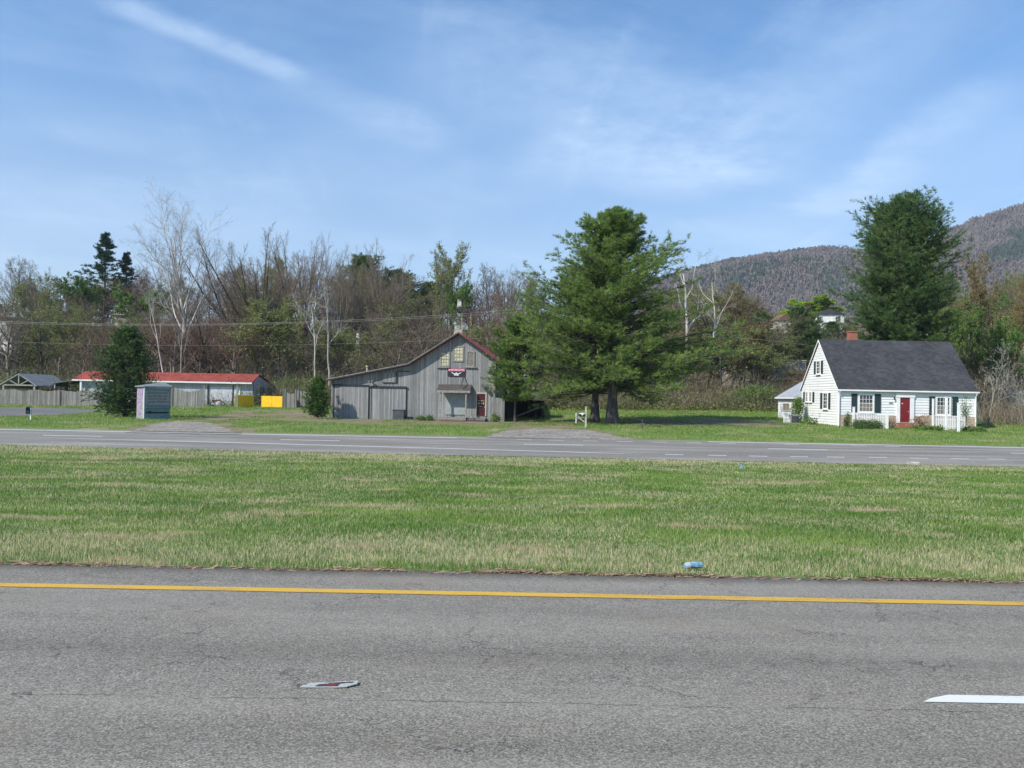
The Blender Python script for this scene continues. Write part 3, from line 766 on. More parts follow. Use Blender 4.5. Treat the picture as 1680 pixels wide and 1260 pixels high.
protos = {
 'wide': bare_tree('wide', 11, 13, .24, LV_wide, M['bark'], M['twig']),
 'tall': bare_tree('tall', 12, 15, .20, LV_tall, M['bark'], M['twiggrey']),
 'tall2': bare_tree('tall2', 22, 15, .20, LV_tall, M['bark'], M['twigred'], M['bud'], 1200, .09),
 'wide2': bare_tree('wide2', 23, 12, .24, LV_wide, M['bark'], M['twigred']),
 'vine': bare_tree('vine', 14, 12, .22, LV_vine, M['barkdark'], M['twig'], M['brushleaf'], 4500, .11),
 'bud': bare_tree('bud', 15, 12, .20, LV_wide, M['bark'], M['twiggrey'], M['bud'], 9000, .13),
 'budred': bare_tree('budred', 16, 13, .20, LV_tall, M['bark'], M['twig'], M['budred'], 7000, .12),
 'green': bare_tree('green', 17, 12, .22, LV_wide, M['bark'], M['twig'], M['leafgreen'], 16000, .17),
 'lime': bare_tree('lime', 18, 10, .25, LV_wide, M['bark'], M['twig'], M['lime'], 22000, .20),
 'fan': bare_tree('fan', 19, 15, .30, LV_fan, M['barkdark'], M['twig']),
 'fan2': bare_tree('fan2', 29, 15, .30, LV_fan, M['bark'], M['twiggrey']),
 'evergreen': conifer('evergreen', 31, 12, [(0, 3.2), (3, 3.8), (7, 3.5), (10, 2.4), (12, .9)], .2, M['pinebark'], M['pinefar'], .45, 7, .25, 8, 5, 6, .30, .06, .8),
 'spruce': conifer('spruce', 32, 15, [(0, 3.6), (5, 3.0), (10, 1.8), (13, .9), (15, .15)], .22, M['pinebark'], M['spruce'], .55, 5, -.08, 7, 4, 6, .26, .06, 1., .35, gap=.25),
}
protoH = {k: (v[2] if len(v) > 2 else {'evergreen': 12, 'spruce': 15}[k]) for k, v in protos.items()}
used = {}
def put(kind, name, px, top, D, label, cat='tree', group=None, width=None, dz=0., rz=None):
    """stand a tree so that its top reaches the height it has in the photo"""
    x = (px - 840) / F * D; z = float(Gh(x, D)) - .15 + dz
    H = pt(px, top, D).z - z; s = H / protoH[kind]
    rzz = random.random() * 6.28 if rz is None else rz
    if kind in used:
        o = copy_tree(used[kind]); o.name = name
        for c in o.children: c.name = c.name.split('.')[0]
        for k in ('label', 'category', 'group'):
            if k in o: del o[k]
        tag(o, label, cat, group); o.location = (x, D, z); o.rotation_euler = (0, 0, rzz)
    else:
        o = plant(name, protos[kind][:2], (x, D, z), label, cat, rzz, 1, group); used[kind] = o
    w = s if width is None else width
    o.scale = (w, w, s)
    return o

# hero trees of the wood
put('spruce', 'spruce_tree', 168, 390, 160, 'tall dark spruce poking above the treeline at far left', 'spruce tree', width=2.0)
put('spruce', 'spruce_tree', 203, 420, 163, 'shorter dark spruce just right of the tall spruce', 'spruce tree', width=1.4)
put('green', 'leafing_tree', 125, 447, 150, 'bright green leafing tree left of the tall dark spruce', 'tree')
a = bare_tree('broad_fan', 119, 15, .34, LV_fan, M['barkdark'], M['twig'])
D = 122; x = (428 - 840) / F * D; z = float(Gh(x, D)) - .2; sH = (pt(428, 359, D).z - z) / a[2]
o = plant('bare_tree', a[:2], (x, D, z), 'broad fan shaped bare tree right of the tall white sycamore', 'tree', 0); o.scale = (sH * .95, sH * .95, sH)
put('fan', 'bare_tree', 495, 374, 142, 'bare grey tree with rounded top, between the broad fan tree and forked white trunk', 'tree', width=.95)
put('fan2', 'bare_tree', 550, 376, 128, 'slender tall bare tree rising above the forked pale limb', 'tree', width=.62)
put('fan2', 'bare_tree', 628, 388, 135, 'lone bare tree with thin upright twigs against the sky, left of the barn ridge', 'tree', width=.85)
put('bud', 'budding_tree', 738, 393, 160, 'tall tree with sparse new leaves directly above the barn ridge', 'tree', width=1.2)
put('fan2', 'bare_tree', 830, 428, 165, 'pale bare tree on the skyline left of the big pine', 'tree', width=.85)
put('green', 'leafing_tree', 752, 460, 152, 'fresh green tree behind the white chimney on the slope', 'tree', width=.8)
put('evergreen', 'evergreen_tree', 592, 430, 185, 'dark evergreen at skyline behind the forked white trunk', 'evergreen tree', width=1.9)
put('evergreen', 'evergreen_tree', 648, 452, 188, 'wide dark evergreen behind the lone bare tree above the barn', 'evergreen tree', width=2.1)
put('evergreen', 'evergreen_tree', 700, 470, 192, 'low dark evergreen on the skyline left of the sparse leafed tree', 'evergreen tree', width=1.6)
put('vine', 'vine_covered_tree', 75, 438, 125, 'dark vine choked tree in the wood at far left', 'tree', width=.75)
put('vine', 'vine_covered_tree', 716, 408, 130, 'dark vine wrapped trunk column left of the white chimney', 'tree', width=.6)
put('budred', 'budding_tree', 1215, 458, 135, 'rusty green budding tree with rounded crown right of the big pine', 'tree', width=1.2)
put('lime', 'lime_green_tree', 1330, 487, 205, 'round lime green tree behind the white hillside house', 'tree', width=1.8)
put('lime', 'lime_green_tree', 1285, 505, 210, 'small yellow green tree left of the round lime tree', 'tree', width=.7)
put('evergreen', 'evergreen_tree', 1312, 512, 128, 'bushy evergreen above the road bank in front of the hillside house', 'evergreen tree', width=.9)
put('evergreen', 'evergreen_tree', 1326, 522, 130, 'shorter bushy evergreen close in front of the white hillside house', 'evergreen tree', width=.8)
put('evergreen', 'evergreen_tree', 1248, 520, 135, 'dark green evergreen left of the hillside house', 'evergreen tree', width=.9)
put('budred', 'budding_tree', 1622, 412, 118, 'tall thin rusty budding tree right of the tall rear pine', 'tree', width=.95)
put('budred', 'budding_tree', 1660, 455, 110, 'rusty budding tree at the right edge of the wood', 'tree', width=.8)
put('green', 'leafing_tree', 1590, 495, 105, 'green leafing tree right of the tall pine behind the roof', 'tree', width=.65)
put('green', 'leafing_tree', 1645, 515, 100, 'green leafing tree low at the right edge behind bare saplings', 'tree', width=.6)
put('bud', 'budding_tree', 1560, 470, 125, 'pale budding tree against the right edge of the tall rear pine', 'tree', width=.7)

# the white barked sycamores
LV_syc = [(15, .32, .80, .50, .18, .66, .07, .06, 8), (10, .25, 1, .65, .25, .42, .14, .03, 5), (8, .2, 1, .7, .3, .45, .18, .0, 3), (9, .1, 1, .65, .3, .5, .2, .0, 2)]
a = bare_tree('sycamore', 41, 29, .34, LV_syc, M['footbark'], M['twigwhite'])
x = (305 - 840) / F * 115; z = Gf(x, 115) - .2; H = pt(305, 288, 115).z - z
o = plant('sycamore_tree', a[:2], (x, 115, z), 'tallest bare white barked sycamore towering over the red-roofed shed', 'sycamore tree', 1.0); o.scale = (.85, .85, H / a[2])
LV_s2 = [(5, .45, .95, .55, .15, .5, .14, .12, 7), (6, .25, 1, .6, .25, .4, .18, .05, 4), (6, .2, 1, .6, .3, .45, .2, .02, 3), (5, .1, 1, .6, .3, .5, .22, 0, 2)]
for k, (px, top, D, w, ln, lab, sd) in enumerate((
    (518, 470, 108, .9, (-.04, 0), 'pale forked white trunk standing left of the barn roof', 43),
    (540, 440, 110, 1.0, (.02, 0), 'second forked pale trunk with a limb reaching right, near the barn', 44),
    (275, 460, 104, .6, (-.26, 0), 'leaning white tree trunk rising behind the red shed roof', 45),
    (297, 500, 104, .5, (-.05, 0), 'thin upright white stem behind the red shed roof', 46),
    (1118, 398, 108, 1.5, (.10, 0), 'white limbed sycamore spreading right of the big pine', 47),
    (1160, 420, 112, 1.1, (.16, 0), 'white limbed sycamore leaning right, just before the mountain', 48),
    (345, 470, 118, .5, (.10, 0), 'crooked white stem right of the tallest sycamore', 49))):
    h = 12.
    a = bare_tree('pale_tree', sd, h, .13, LV_s2, M['footbark_small'] if px > 1000 else M['whitebark'], M['twigwhite'], lean=ln)
    x = (px - 840) / F * D; z = Gf(x, D) - .2; H = pt(px, top, D).z - z
    o = plant('sycamore_tree', a[:2], (x, D, z), lab, 'sycamore tree', 0); s = H / a[2]; o.scale = (s * w, s * w, s)

# the fill of the wood
def skyline(px):
    return float(np.interp(px, [-120, 0, 60, 120, 160, 230, 300, 380, 430, 520, 600, 660, 690, 740, 800, 860, 950, 1060, 1100, 1180, 1260, 1300, 1400, 1560, 1600, 1690, 1800],
                           [432, 432, 436, 455, 450, 440, 440, 430, 420, 425, 440, 465, 470, 450, 440, 445, 450, 440, 440, 452, 500, 545, 560, 480, 470, 440, 430]))
regions = [(-200, 255, 'behind the left picket fence'), (255, 505, 'behind the red-roofed shed'), (505, 870, 'on the slope behind the grey barn'),
           (870, 1130, 'behind the big roadside pine'), (1130, 1275, 'between the big pine and white house'), (1275, 2000, 'behind the white house')]
kindtxt = {'wide': 'bare brown tree', 'wide2': 'bare reddish brown tree', 'tall': 'slim bare grey tree', 'tall2': 'slim reddish tree with first buds', 'vine': 'vine tangled bare tree',
           'bud': 'pale budding tree', 'budred': 'rusty budding tree', 'green': 'fresh green tree', 'evergreen': 'dark evergreen tree', 'fan': 'bare fan shaped tree', 'fan2': 'pale bare fan shaped tree'}
rr_ = random.Random(77)
for D, n, drop in ((108, 30, 92), (116, 34, 70), (126, 36, 52), (138, 36, 34), (152, 34, 18), (168, 40, 4), (184, 38, 0)):
    for i in range(n):
        px = -110 + (i + rr_.random()) / n * 1900
        if 880 < px < 1080 and D > 120: continue
        if 1385 < px < 1560 and D > 112: continue
        if 1255 < px < 1400 and D > 126: continue
        if 500 < px < 560 and D < 112: continue
        if 712 < px < 786 and 108 < D < 160: continue
        if (192 < px < 228 or 500 < px < 566 or px < 22 and px > -16) and 112 < D < 150: continue
        if 575 < px < 598 and D < 125: continue
        kk = rr_.choice(['wide', 'wide2', 'wide2', 'tall', 'tall', 'tall2', 'vine', 'vine', 'bud', 'wide', 'fan', 'tall2'] + (['budred', 'green', 'budred', 'bud'] if px > 1080 else ['bud', 'green'] if rr_.random() < .22 else []))
        top = skyline(px) - 18 + drop * .85 + rr_.uniform(0, 28)
        if 1080 < px < 1275 and D > 160: top = max(top, 468)
        reg = next(r[2] for r in regions if r[0] <= px < r[1])
        Dj = D + rr_.uniform(-5, 5)
        lab = kindtxt[kk] + ' in the wood ' + reg
        put(kk, {'vine': 'vine_covered_tree', 'evergreen': 'evergreen_tree', 'green': 'leafing_tree', 'bud': 'budding_tree', 'budred': 'budding_tree', 'tall2': 'budding_tree'}.get(kk, 'bare_tree'), px, top, Dj, lab, 'tree', 'trees of the wood ' + reg, width=rr_.uniform(.95, 1.4))

# undergrowth of the slope (uncountable stems and brambles)
def undergrowth(name, n, y0, y1, hl, seed, mat, label, leaves=False, xlim=None):
    rs = np.random.RandomState(seed); Y = y0 + (y1 - y0) * rs.rand(n) ** 1.3; X = (rs.rand(n) * 2 - 1) * (Y * .66 + 2)
    if xlim: k = xlim(X, Y); X, Y = X[k], Y[k]; n = len(X)
    d = fbm(X, Y, 7, seed, 3); H = (hl[0] + (hl[1] - hl[0]) * rs.rand(n) ** 2) * (.5 + d)
    Z = Gh(X, Y) - .05; P = np.stack([X, Y, Z], 1)
    if leaves:
        c = P + np.stack([rs.randn(n) * .4, rs.randn(n) * .4, H * rs.rand(n)], 1); s = .10 + .10 * rs.rand(n, 1)
        u = norm(rs.randn(n, 3)) * s; w = norm(np.cross(u, rs.randn(n, 3))) * s * .6
        V = np.stack([c - w, c + u - w * .2, c + u * 1.2, c + w], 1).reshape(-1, 3); i = np.arange(n)[:, None] * 4
        Rn = np.clip(np.repeat(fbm(X, Y, 5, seed + 3, 2) * .8 + rs.rand(n) * .3, 4), 0, 1)
        me = mesh_np(name, V, [np.concatenate([i, i + 1, i + 2, i + 3], 1)], Rn, [mat])
    else:
        l1 = rs.randn(n, 2) * .12; W = (.012 + .02 * rs.rand(n)) * (1 + (Y - 95) / 120)
        m = P + np.stack([l1[:, 0] * H, l1[:, 1] * H, H * .5], 1)
        e = m + np.stack([rs.randn(n) * .28 * H, rs.randn(n) * .28 * H, H * .5 * (.2 + .8 * rs.rand(n))], 1)
        v1, f1 = twigs_np(P, e, W * 1.6, rs)
        # side twigs
        K = 3; A = np.repeat(P + (e - P) * 1., K, 0); b0 = np.repeat(P, K, 0); tt = rs.rand(n * K, 1) * .8 + .15; s0 = b0 + (A - b0) * tt
        s1 = s0 + rs.randn(n * K, 3) * np.repeat(H, K)[:, None] * .16 + np.stack([np.zeros(n * K), np.zeros(n * K), np.repeat(H, K) * .14], 1)
        v2, f2 = twigs_np(s0, s1, np.repeat(W, K) * .9, rs)
        V = np.concatenate([v1, v2]); f = np.concatenate([f1, f2 + len(v1)])
        rn = rs.rand(n); Rn = np.concatenate([np.repeat(rn, 3), np.repeat(np.repeat(rn, K), 3)])
        me = mesh_np(name, V, [f], Rn, [mat])
    return tag(link(name, me), label, 'undergrowth', kind='stuff')
bank = lambda X, Y: ~((840 + F * X / Y > 1185) & (840 + F * X / Y < 1335) & (Y > 124))
undergrowth('undergrowth', 60000, 97, 190, (1.2, 5.5), 51, M['brush'], 'tangled brown saplings and brambles under the wood', False, bank)
undergrowth('bramble_undergrowth', 26000, 96, 106, (.6, 3.2), 52, plantmat('bramble_stems', (.085, .068, .045), (.19, .155, .105), (.28, .25, .19), .0, .12, .9), 'pale dry brambles along the foot of the wooded slope')
undergrowth('bramble_leaves', 45000, 95, 108, (.5, 3.0), 58, M['brushleaf'], 'green young leaves among the brambles at the foot of the slope', True, lambda X, Y: fbm(X, Y, 6, 66, 3) > .5)
undergrowth('undergrowth_leaves', 120000, 96, 180, (.8, 5.0), 53, M['brushleaf'], 'green and yellow young leaves in the undergrowth', True, lambda X, Y: (fbm(X, Y, 12, 60, 3) > .47) & bank(X, Y))

# ------------------------------------------------------------------ pines and other near trees
pm = conifer('roadside_pine', 61, 18.3, [(2.2, 7.0), (4.7, 7.9), (7.2, 7.2), (10.7, 6.1), (12.7, 4.9), (14.7, 3.6), (17, 1.9), (18.3, .6)], .47, M['pinebark'], M['pine'], .72, 13, .08, 16, 9, 8, .25, .030, 3.3, .2, gap=.10, flat=.22)
x, y = (1005 - 840) / F * 68, 68.
PS = plant('pine_tree', pm, (x, y, Gf(x, y) - .05), 'large green pine with thickest trunk on the verge beside the driveway', 'pine tree'); PS.scale = (1, 1, .93)
pm2 = conifer('second_pine', 62, 14.0, [(2.2, 6.0), (4.5, 6.8), (7.5, 6.0), (10, 4.4), (12, 2.8), (14, .5)], .36, M['pinebark'], M['pine'], .72, 10, .08, 14, 7, 8, .25, .030, 2.6, .2, gap=.1, flat=.22)
x, y = (977 - 840) / F * 70.5, 70.5
plant('pine_tree', pm2, (x, y, Gf(x, y) - .05), 'second pine trunk left of the largest trunk, its crown merged with it', 'pine tree')
pm3 = conifer('corner_evergreen', 63, 8.6, [(.6, 2.0), (2.5, 2.3), (5, 2.5), (7, 1.7), (8.6, .6)], .12, M['pinebark'], M['pinelight'], .34, 7, .2, 9, 6, 7, .2, .034, 1.9, .3, gap=.25)
x, y = (846 - 840) / F * 71.5, 71.5
plant('young_evergreen_tree', pm3, (x, y, Gf(x, y) - .05), 'young yellow green evergreen at the right corner of the grey barn', 'evergreen tree')
pm4 = conifer('rear_pine', 64, 24.4, [(7, 3.6), (10, 5.0), (14, 5.5), (18, 5.4), (20.5, 4.6), (22.6, 3.2), (24.4, 1.2)], .48, M['pinebark'], M['pinefar'], .75, 11, .22, 13, 6, 7, .30, .036, 6.5, .28, stems=((0, 0, 1.), (-1.6, .4, .93), (1.8, -.3, .90)), gap=.25, flat=.25)
x, y = (1478 - 840) / F * 90, 90.
PS = plant('pine_tree', pm4, (x, y, Gf(x, y) - .1), 'tall dark round topped pine rising behind the white house', 'pine tree'); PS.scale = (.95, .95, .93)
cd = conifer('cedar', 65, 6.7, [(0, 2.1), (1.5, 2.3), (3.5, 2.1), (5.0, 1.6), (6.1, 1.0), (6.7, .3)], .16, M['pinebark'], M['cedar'], .16, 8, .35, 7, 5, 7, .12, .035, .15, .22, flat=.9)
x, y = (207 - 840) / F * 65.5, 65.5
plant('cedar_tree', cd, (x, y, Gf(x, y) - .05), 'dense dark green cedar standing beside the roadside sign kiosk', 'cedar tree')
ab = conifer('arborvitae', 66, 3.4, [(0, 1.0), (1.2, 1.15), (2.2, .95), (3.0, .5), (3.4, .2)], .08, M['pinebark'], M['arbor'], .12, 8, .6, 5, 5, 7, .10, .035, .1, .3, flat=1.)
x, y = (522 - 840) / F * 72.5, 72.5
plant('evergreen_bush', ab, (x, y, Gf(x, y) - .03), 'pointed green bush at the left corner of the grey barn', 'bush', names=('trunk', 'crown'))
# bare saplings right of the white house
LV_sap = [(8, .2, 1, .45, .2, .55, .12, .14, 5), (6, .2, 1, .6, .25, .5, .15, .08, 3), (6, .15, 1, .6, .3, .5, .2, .04, 2)]
sapn = [('pale crooked bare sapling beside the right end of the white house', 1622, 555, 73, 71), ('pale bare sapling with forked stem at the right edge', 1662, 560, 74, 72),
        ('thin bare sapling between the two pale saplings at right', 1642, 590, 76, 73), ('short bare sapling closest to the house downspout', 1604, 600, 77, 74), ('bent pale sapling at the frame edge', 1680, 600, 72, 75)]
for lab, px, top, D, sd in sapn:
    a = bare_tree('sapling', sd, 7, .07, LV_sap, M['bark'], M['twigwhite'], lean=(-.12 if sd % 2 else .1, 0))
    x = (px - 840) / F * D; z = Gf(x, D) - .05; H = pt(px, top, D).z - z
    o = plant('sapling', a[:2], (x, D, z), lab, 'sapling', sd); s = H / a[2]; o.scale = (s * 1.1, s * 1.1, s)
undergrowth('dry_brush', 26000, 72, 96, (.8, 5.0), 54, M['brush'], 'dry brown brush right of the white house', False, lambda X, Y: (840 + F * X / Y > 1606) & (Y > 73))

# ------------------------------------------------------------------ building helpers
FRONT = lambda u, z, o: (u, -o, z)
LEFT = lambda u, z, o: (-o, u, z)
def mbox(m, mp, u0, u1, z0, z1, o0, o1):
    return m.hexa([mp(u0, z0, o1), mp(u1, z0, o1), mp(u1, z0, o0), mp(u0, z0, o0), mp(u0, z1, o1), mp(u1, z1, o1), mp(u1, z1, o0), mp(u0, z1, o0)])
def offm(mp, du, dz=0, do=0): return lambda u, z, o: mp(u + du, z + dz, o + do)
def lap(m, mp, outline, exp=.2, proud=.022, base=0.0):
    """overlapping boards over a convex outline of (u,z)"""
    z0 = min(p[1] for p in outline); z1 = max(p[1] for p in outline)
    def ext(z):
        z = min(max(z, z0 + 1e-4), z1 - 1e-4); us = []
        for i in range(len(outline)):
            a, b = outline[i], outline[(i + 1) % len(outline)]
            if (a[1] <= z) != (b[1] <= z): us.append(a[0] + (b[0] - a[0]) * (z - a[1]) / (b[1] - a[1]))
        return min(us), max(us)
    z = z0
    while z < z1 - 1e-3:
        zt = min(z + exp, z1); a0, a1 = ext(z); b0, b1 = ext(zt)
        m.poly([mp(a0, z, base + proud), mp(a1, z, base + proud), mp(b1, zt, base + .004), mp(b0, zt, base + .004)])
        m.poly([mp(a0, z, base), mp(a1, z, base), mp(a1, z, base + proud), mp(a0, z, base + proud)])
        z = zt
def window(root, mp, u0, u1, z0, z1, cols, rows, pane, frame, trim=.09, o=.03, sill=True, curtain=None, mun=.022, name='window'):
    m = MB(); t = trim
    mbox(m, mp, u0 - t, u0, z0, z1, 0, o + .045); mbox(m, mp, u1, u1 + t, z0, z1, 0, o + .045)
    mbox(m, mp, u0 - t, u1 + t, z1, z1 + t, 0, o + .047); mbox(m, mp, u0 - t, u1 + t, z0 - t, z0, 0, o + .047)
    w = m.build(name, frame, root)
    p = MB(); mbox(p, mp, u0, u1, z0, z1, .001, o); p.build('pane', pane, w)
    q = MB()
    for i in range(1, cols):
        u = u0 + (u1 - u0) * i / cols; mbox(q, mp, u - mun / 2, u + mun / 2, z0, z1, o + .001, o + .016)
    for j in range(1, rows):
        z = z0 + (z1 - z0) * j / rows; k = mun * (1.8 if rows % 2 == 0 and j == rows // 2 else 1); mbox(q, mp, u0, u1, z - k / 2, z + k / 2, o + .001, o + .019)
    q.build('muntin', frame, w)
    if sill:
        s = MB(); mbox(s, mp, u0 - t - .05, u1 + t + .05, z0 - t - .05, z0 - t, 0, o + .11); s.build('sill', frame, w)
    if curtain:
        c = MB(); zc = z0 + (z1 - z0) * .46; n = 9
        for i in range(n):
            a = u0 + .02 + (u1 - u0 - .04) * i / n; b = a + (u1 - u0 - .04) / n * .86
            mbox(c, mp, a, b, z0 + .01, zc, o + .0005, o + .004)
        c.build('curtain', curtain, w)
    return w
def shutter(root, mp, u0, u1, z0, z1):
    m = MB(); mbox(m, mp, u0, u1, z0, z1, 0, .062)
    n = int((z1 - z0) / .07)
    for i in range(n):
        z = z0 + .05 + i * (z1 - z0 - .1) / n; m.hexa([mp(u0 + .05, z, .082), mp(u1 - .05, z, .082), mp(u1 - .05, z, .063), mp(u0 + .05, z, .063), mp(u0 + .05, z + .045, .068), mp(u1 - .05, z + .045, .068), mp(u1 - .05, z + .045, .063), mp(u0 + .05, z + .045, .063)])
    mbox(m, mp, u0, u0 + .05, z0, z1, .0625, .086); mbox(m, mp, u1 - .05, u1, z0, z1, .0625, .086)
    m.build('shutter', M['shutter'], root)
def yc(px, py): return py - (px - 840) * ROLL

# ================================================================== the grey barn
bx, by = -8.46, 74.0; bz = CAM.z - 43.3 / F * 74
barn = thing('barn', (bx, by, bz), 'weathered grey wooden barn with red roof and lopsided long left slope', 'barn', rad(-4))
KX = .0544
BX = lambda px: (px - 684.5) * KX
BZ = lambda px, py: (693.2 - yc(px, py)) * KX
wall = [(-7.8, 0), (7.0, 0), (7.0, 5.47), (3.67, 7.74), (-.79, 4.90), (-7.8, 3.48)]
m = MB(); m.prism([(-7.8, -.4), (-.79, -.4), (-.79, 4.90), (-7.8, 3.48)], 0, 22); m.prism([(-.79, -.4), (7.0, -.4), (7.0, 5.47), (3.67, 7.74), (-.79, 4.90)], 0, 22)
m.build('wall', M['barnwood'], barn)
m = MB(); T = .13
for (x0, z0), (x1, z1) in (((-8.15, 3.46), (-.79, 4.95)), ((-.79, 4.95), (3.67, 7.80)), ((3.67, 7.80), (7.45, 5.22))):
    m.prism([(x0, z0), (x1, z1), (x1, z1 + T), (x0, z0 + T)], -.52, 22.5)
m.build('roof', M['barnroof'], barn)
m = MB()
for (x0, z0), (x1, z1) in (((-8.17, 3.40), (-.79, 4.93)), ((-.79, 4.93), (3.67, 7.80))):
    m.prism([(x0, z0), (x1, z1), (x1, z1 + .17), (x0, z0 + .11)], -.57, -.523)
m.build('rake_board', M['darktrim'], barn)
m = MB()
for (x0, z0), (x1, z1) in (((-8.17, 3.52), (-.79, 5.04)), ((-.79, 5.04), (3.67, 7.91))):
    m.prism([(x0, z0), (x1, z1), (x1, z1 + .06), (x0, z0 + .06)], -.575, -.50)
m.build('drip_edge', M['trimwood'], barn)
m = MB(); m.prism([(3.67, 7.78), (7.47, 5.19), (7.47, 5.29), (3.67, 7.89)], -.57, -.523); m.build('rake_board', M['darktrim'], barn)
m = MB(); m.tube([(BX(595), 1.2, 3.9), (BX(595), 1.2, BZ(595, 601))], .07, 8); m.tube([(BX(595), 1.2, BZ(595, 601)), (BX(595), 1.2, BZ(595, 598.5))], .13, 8)
m.build('vent_pipe', M['offwhite'], barn)
# sliding doors
def bdoor(x0, x1, z1):
    m = MB(); mbox(m, FRONT, x0, x1, .05, z1, .002, .07); o = m.build('sliding_door', M['barndoor'], barn)
    e = MB(); mbox(e, FRONT, x1 + .001, x1 + .07, .03, z1 + .02, .002, .10); mbox(e, FRONT, x0 - .07, x0 - .001, .03, z1 + .02, .002, .09); e.build('door_edge', M['darktrim'], o)
bdoor(BX(546.5), BX(603.5), BZ(575, 633)); bdoor(BX(609.5), BX(666), BZ(640, 636.5))
m = MB(); mbox(m, FRONT, BX(545), BX(604.5), BZ(575, 633) + .03, BZ(575, 633) + .13, .07, .17); m.build('door_rail', M['darktrim'], barn)
m = MB(); mbox(m, FRONT, BX(605.5), BX(668), BZ(640, 636.5) + .03, BZ(640, 636.5) + .17, .07, .17); m.build('door_rail', M['darktrim'], barn)
m = MB(); mbox(m, FRONT, BX(627), BX(648.5), BZ(640, 627), BZ(640, 611), .002, .05); h = m.build('loft_hatch', M['barndoor'], barn)
m = MB(); mbox(m, FRONT, BX(649), BX(649) + .09, BZ(640, 627.5), BZ(640, 610), .002, .10); mbox(m, FRONT, BX(627), BX(649) - .001, BZ(640, 628.3), BZ(640, 627.2), .002, .09); m.build('hatch_edge', M['darktrim'], h)
m = MB(); mbox(m, FRONT, BX(650.5), BX(672), BZ(660, 609.6), BZ(660, 608.3), .002, .09); m.build('hatch_rail', M['darktrim'], barn)
m = MB(); x = BX(609); z = BZ(609, 627); m.tube([(x, 0, z), (x, -.25, z + .12)], .03, 6); m.tube([(x - .05, -.22, z + .12), (x - .2, -.42, z)], .05, 8, .13); m.tube([(x + .05, -.22, z + .12), (x + .2, -.42, z)], .05, 8, .13)
m.build('flood_light', M['grey'], barn)
# gable windows
def bwin(a, b, t, bt, cols, rows, pane): return window(barn, FRONT, BX(a), BX(b), BZ((a + b) / 2, bt), BZ((a + b) / 2, t), cols, rows, pane, M['trimwood'], .11, .02, False, mun=.045)
bwin(723.8, 735.5, 579, 599.5, 3, 4, M['curtain']); bwin(744.3, 758.2, 569.8, 591.3, 3, 4, M['curtain']); bwin(766.8, 776.6, 578.5, 600.5, 2, 4, M['lace'])
for a, b in ((716.5, 738.5), (763, 782)):
    m = MB(); mbox(m, FRONT, BX(a), BX(b), BZ(a, 603.3), BZ(a, 602), .002, .16); m.build('window_ledge', M['trimwood'], barn)
# banner above the porch
bn = thing('banner_sign', (0, 0, 0), 'black banner with red lettering band and white wings emblem, on the barn gable', 'sign')
bn.location = barn.matrix_basis @ Vector((BX(749), -.03, BZ(749, 617))); 
import mathutils
Rb = Matrix.Rotation(rad(-4), 4, 'Z'); bn.location = Vector((bx, by, bz)) + (Rb @ Vector((BX(749), -.03, BZ(749, 617.2)))); bn.rotation_euler = (0, 0, rad(-4))
W2, HH = .77, .70
m = MB(); mbox(m, FRONT, -W2, W2, 0, HH, .0, .05); m.build('panel', M['banner'], bn)
m = MB(); mbox(m, FRONT, -W2 + .03, W2 - .03, HH - .26, HH - .02, .051, .056); m.build('red_band', M['bannerred'], bn)
m = MB(); r_ = random.Random(4)
for i in range(13):
    u = -W2 + .10 + i * .11; mbox(m, FRONT, u, u + .025, HH - .22, HH - .07, .057, .061); 
    if i % 3 != 1: mbox(m, FRONT, u + .026, u + .075, HH - (.10 if i % 2 else .16), HH - (.07 if i % 2 else .13), .057, .061)
    if i % 4 == 0: mbox(m, FRONT, u + .026, u + .075, HH - .22, HH - .195, .057, .061)
m.build('lettering', M['bannerwhite'], bn)
m = MB()
for s in (-1, 1):
    for k, (a, b, za, zb) in enumerate(((.05, .50, .24, .39), (.05, .40, .20, .31), (.05, .28, .15, .24))):
        P = [(s * a, -.056, za - .04), (s * b, -.056, zb - .015), (s * (b - .06), -.056, zb - .05 - .02), (s * a, -.056, za - .10)]
        Q = [(x, -.051, z) for x, _, z in P]; m.hexa([P[0], P[1], Q[1], Q[0], P[3], P[2], Q[2], Q[3]])
m.tube([(0, -.051, .24), (0, -.060, .24)], .085, 12); mbox(m, FRONT, -.22, .22, .06, .10, .051, .056)
m.build('wings_emblem', M['bannerwhite'], bn)
m = MB(); m.bar((BX(761.5), -.05, BZ(761, 617)), (BX(759), -.9, BZ(759, 634)), .06); m.build('brace', M['darktrim'], barn)
# porch
pr = MB(); x0, x1 = BX(720.5), BX(774.5); zt, zb = BZ(748, 631.5), BZ(748, 641.5)
pr.hexa([(x0, -1.0, zb - .05), (x1, -1.0, zb - .05), (x1, -.002, zt - .06), (x0, -.002, zt - .06), (x0, -1.0, zb + .05), (x1, -1.0, zb + .05), (x1, -.002, zt + .05), (x0, -.002, zt + .05)])
prf = pr.build('porch_roof', M['oldshingle'], barn)
m = MB(); m.box(x0, x1, -1.04, -1.003, zb - .16, zb + .04); m.build('fascia', M['trimwood'], prf)
m = MB(); m.box(BX(731), BX(765), -.06, -.003, BZ(748, 680), BZ(748, 643)); m.build('double_door', paint('grey_green_door', (.30, .33, .32), .7, .1, 2), barn)
for px in (726.3, 767.5):
    m = MB(); m.box(BX(px) - .06, BX(px) + .06, -.96, -.84, .40, zb - .06); m.build('porch_post', M['trimwood'], barn)
m = MB()
for i in range(7): m.box(BX(723), BX(768.5), -1.08 + i * .155, -1.08 + i * .155 + .14, .34, .40)
m.box(BX(723), BX(768.5), -1.12, -1.085, .10, .39); m.box(BX(723) + .05, BX(768.5) - .05, -.9, -.2, -.1, .339)
m.build('porch_deck', M['deck'], barn)
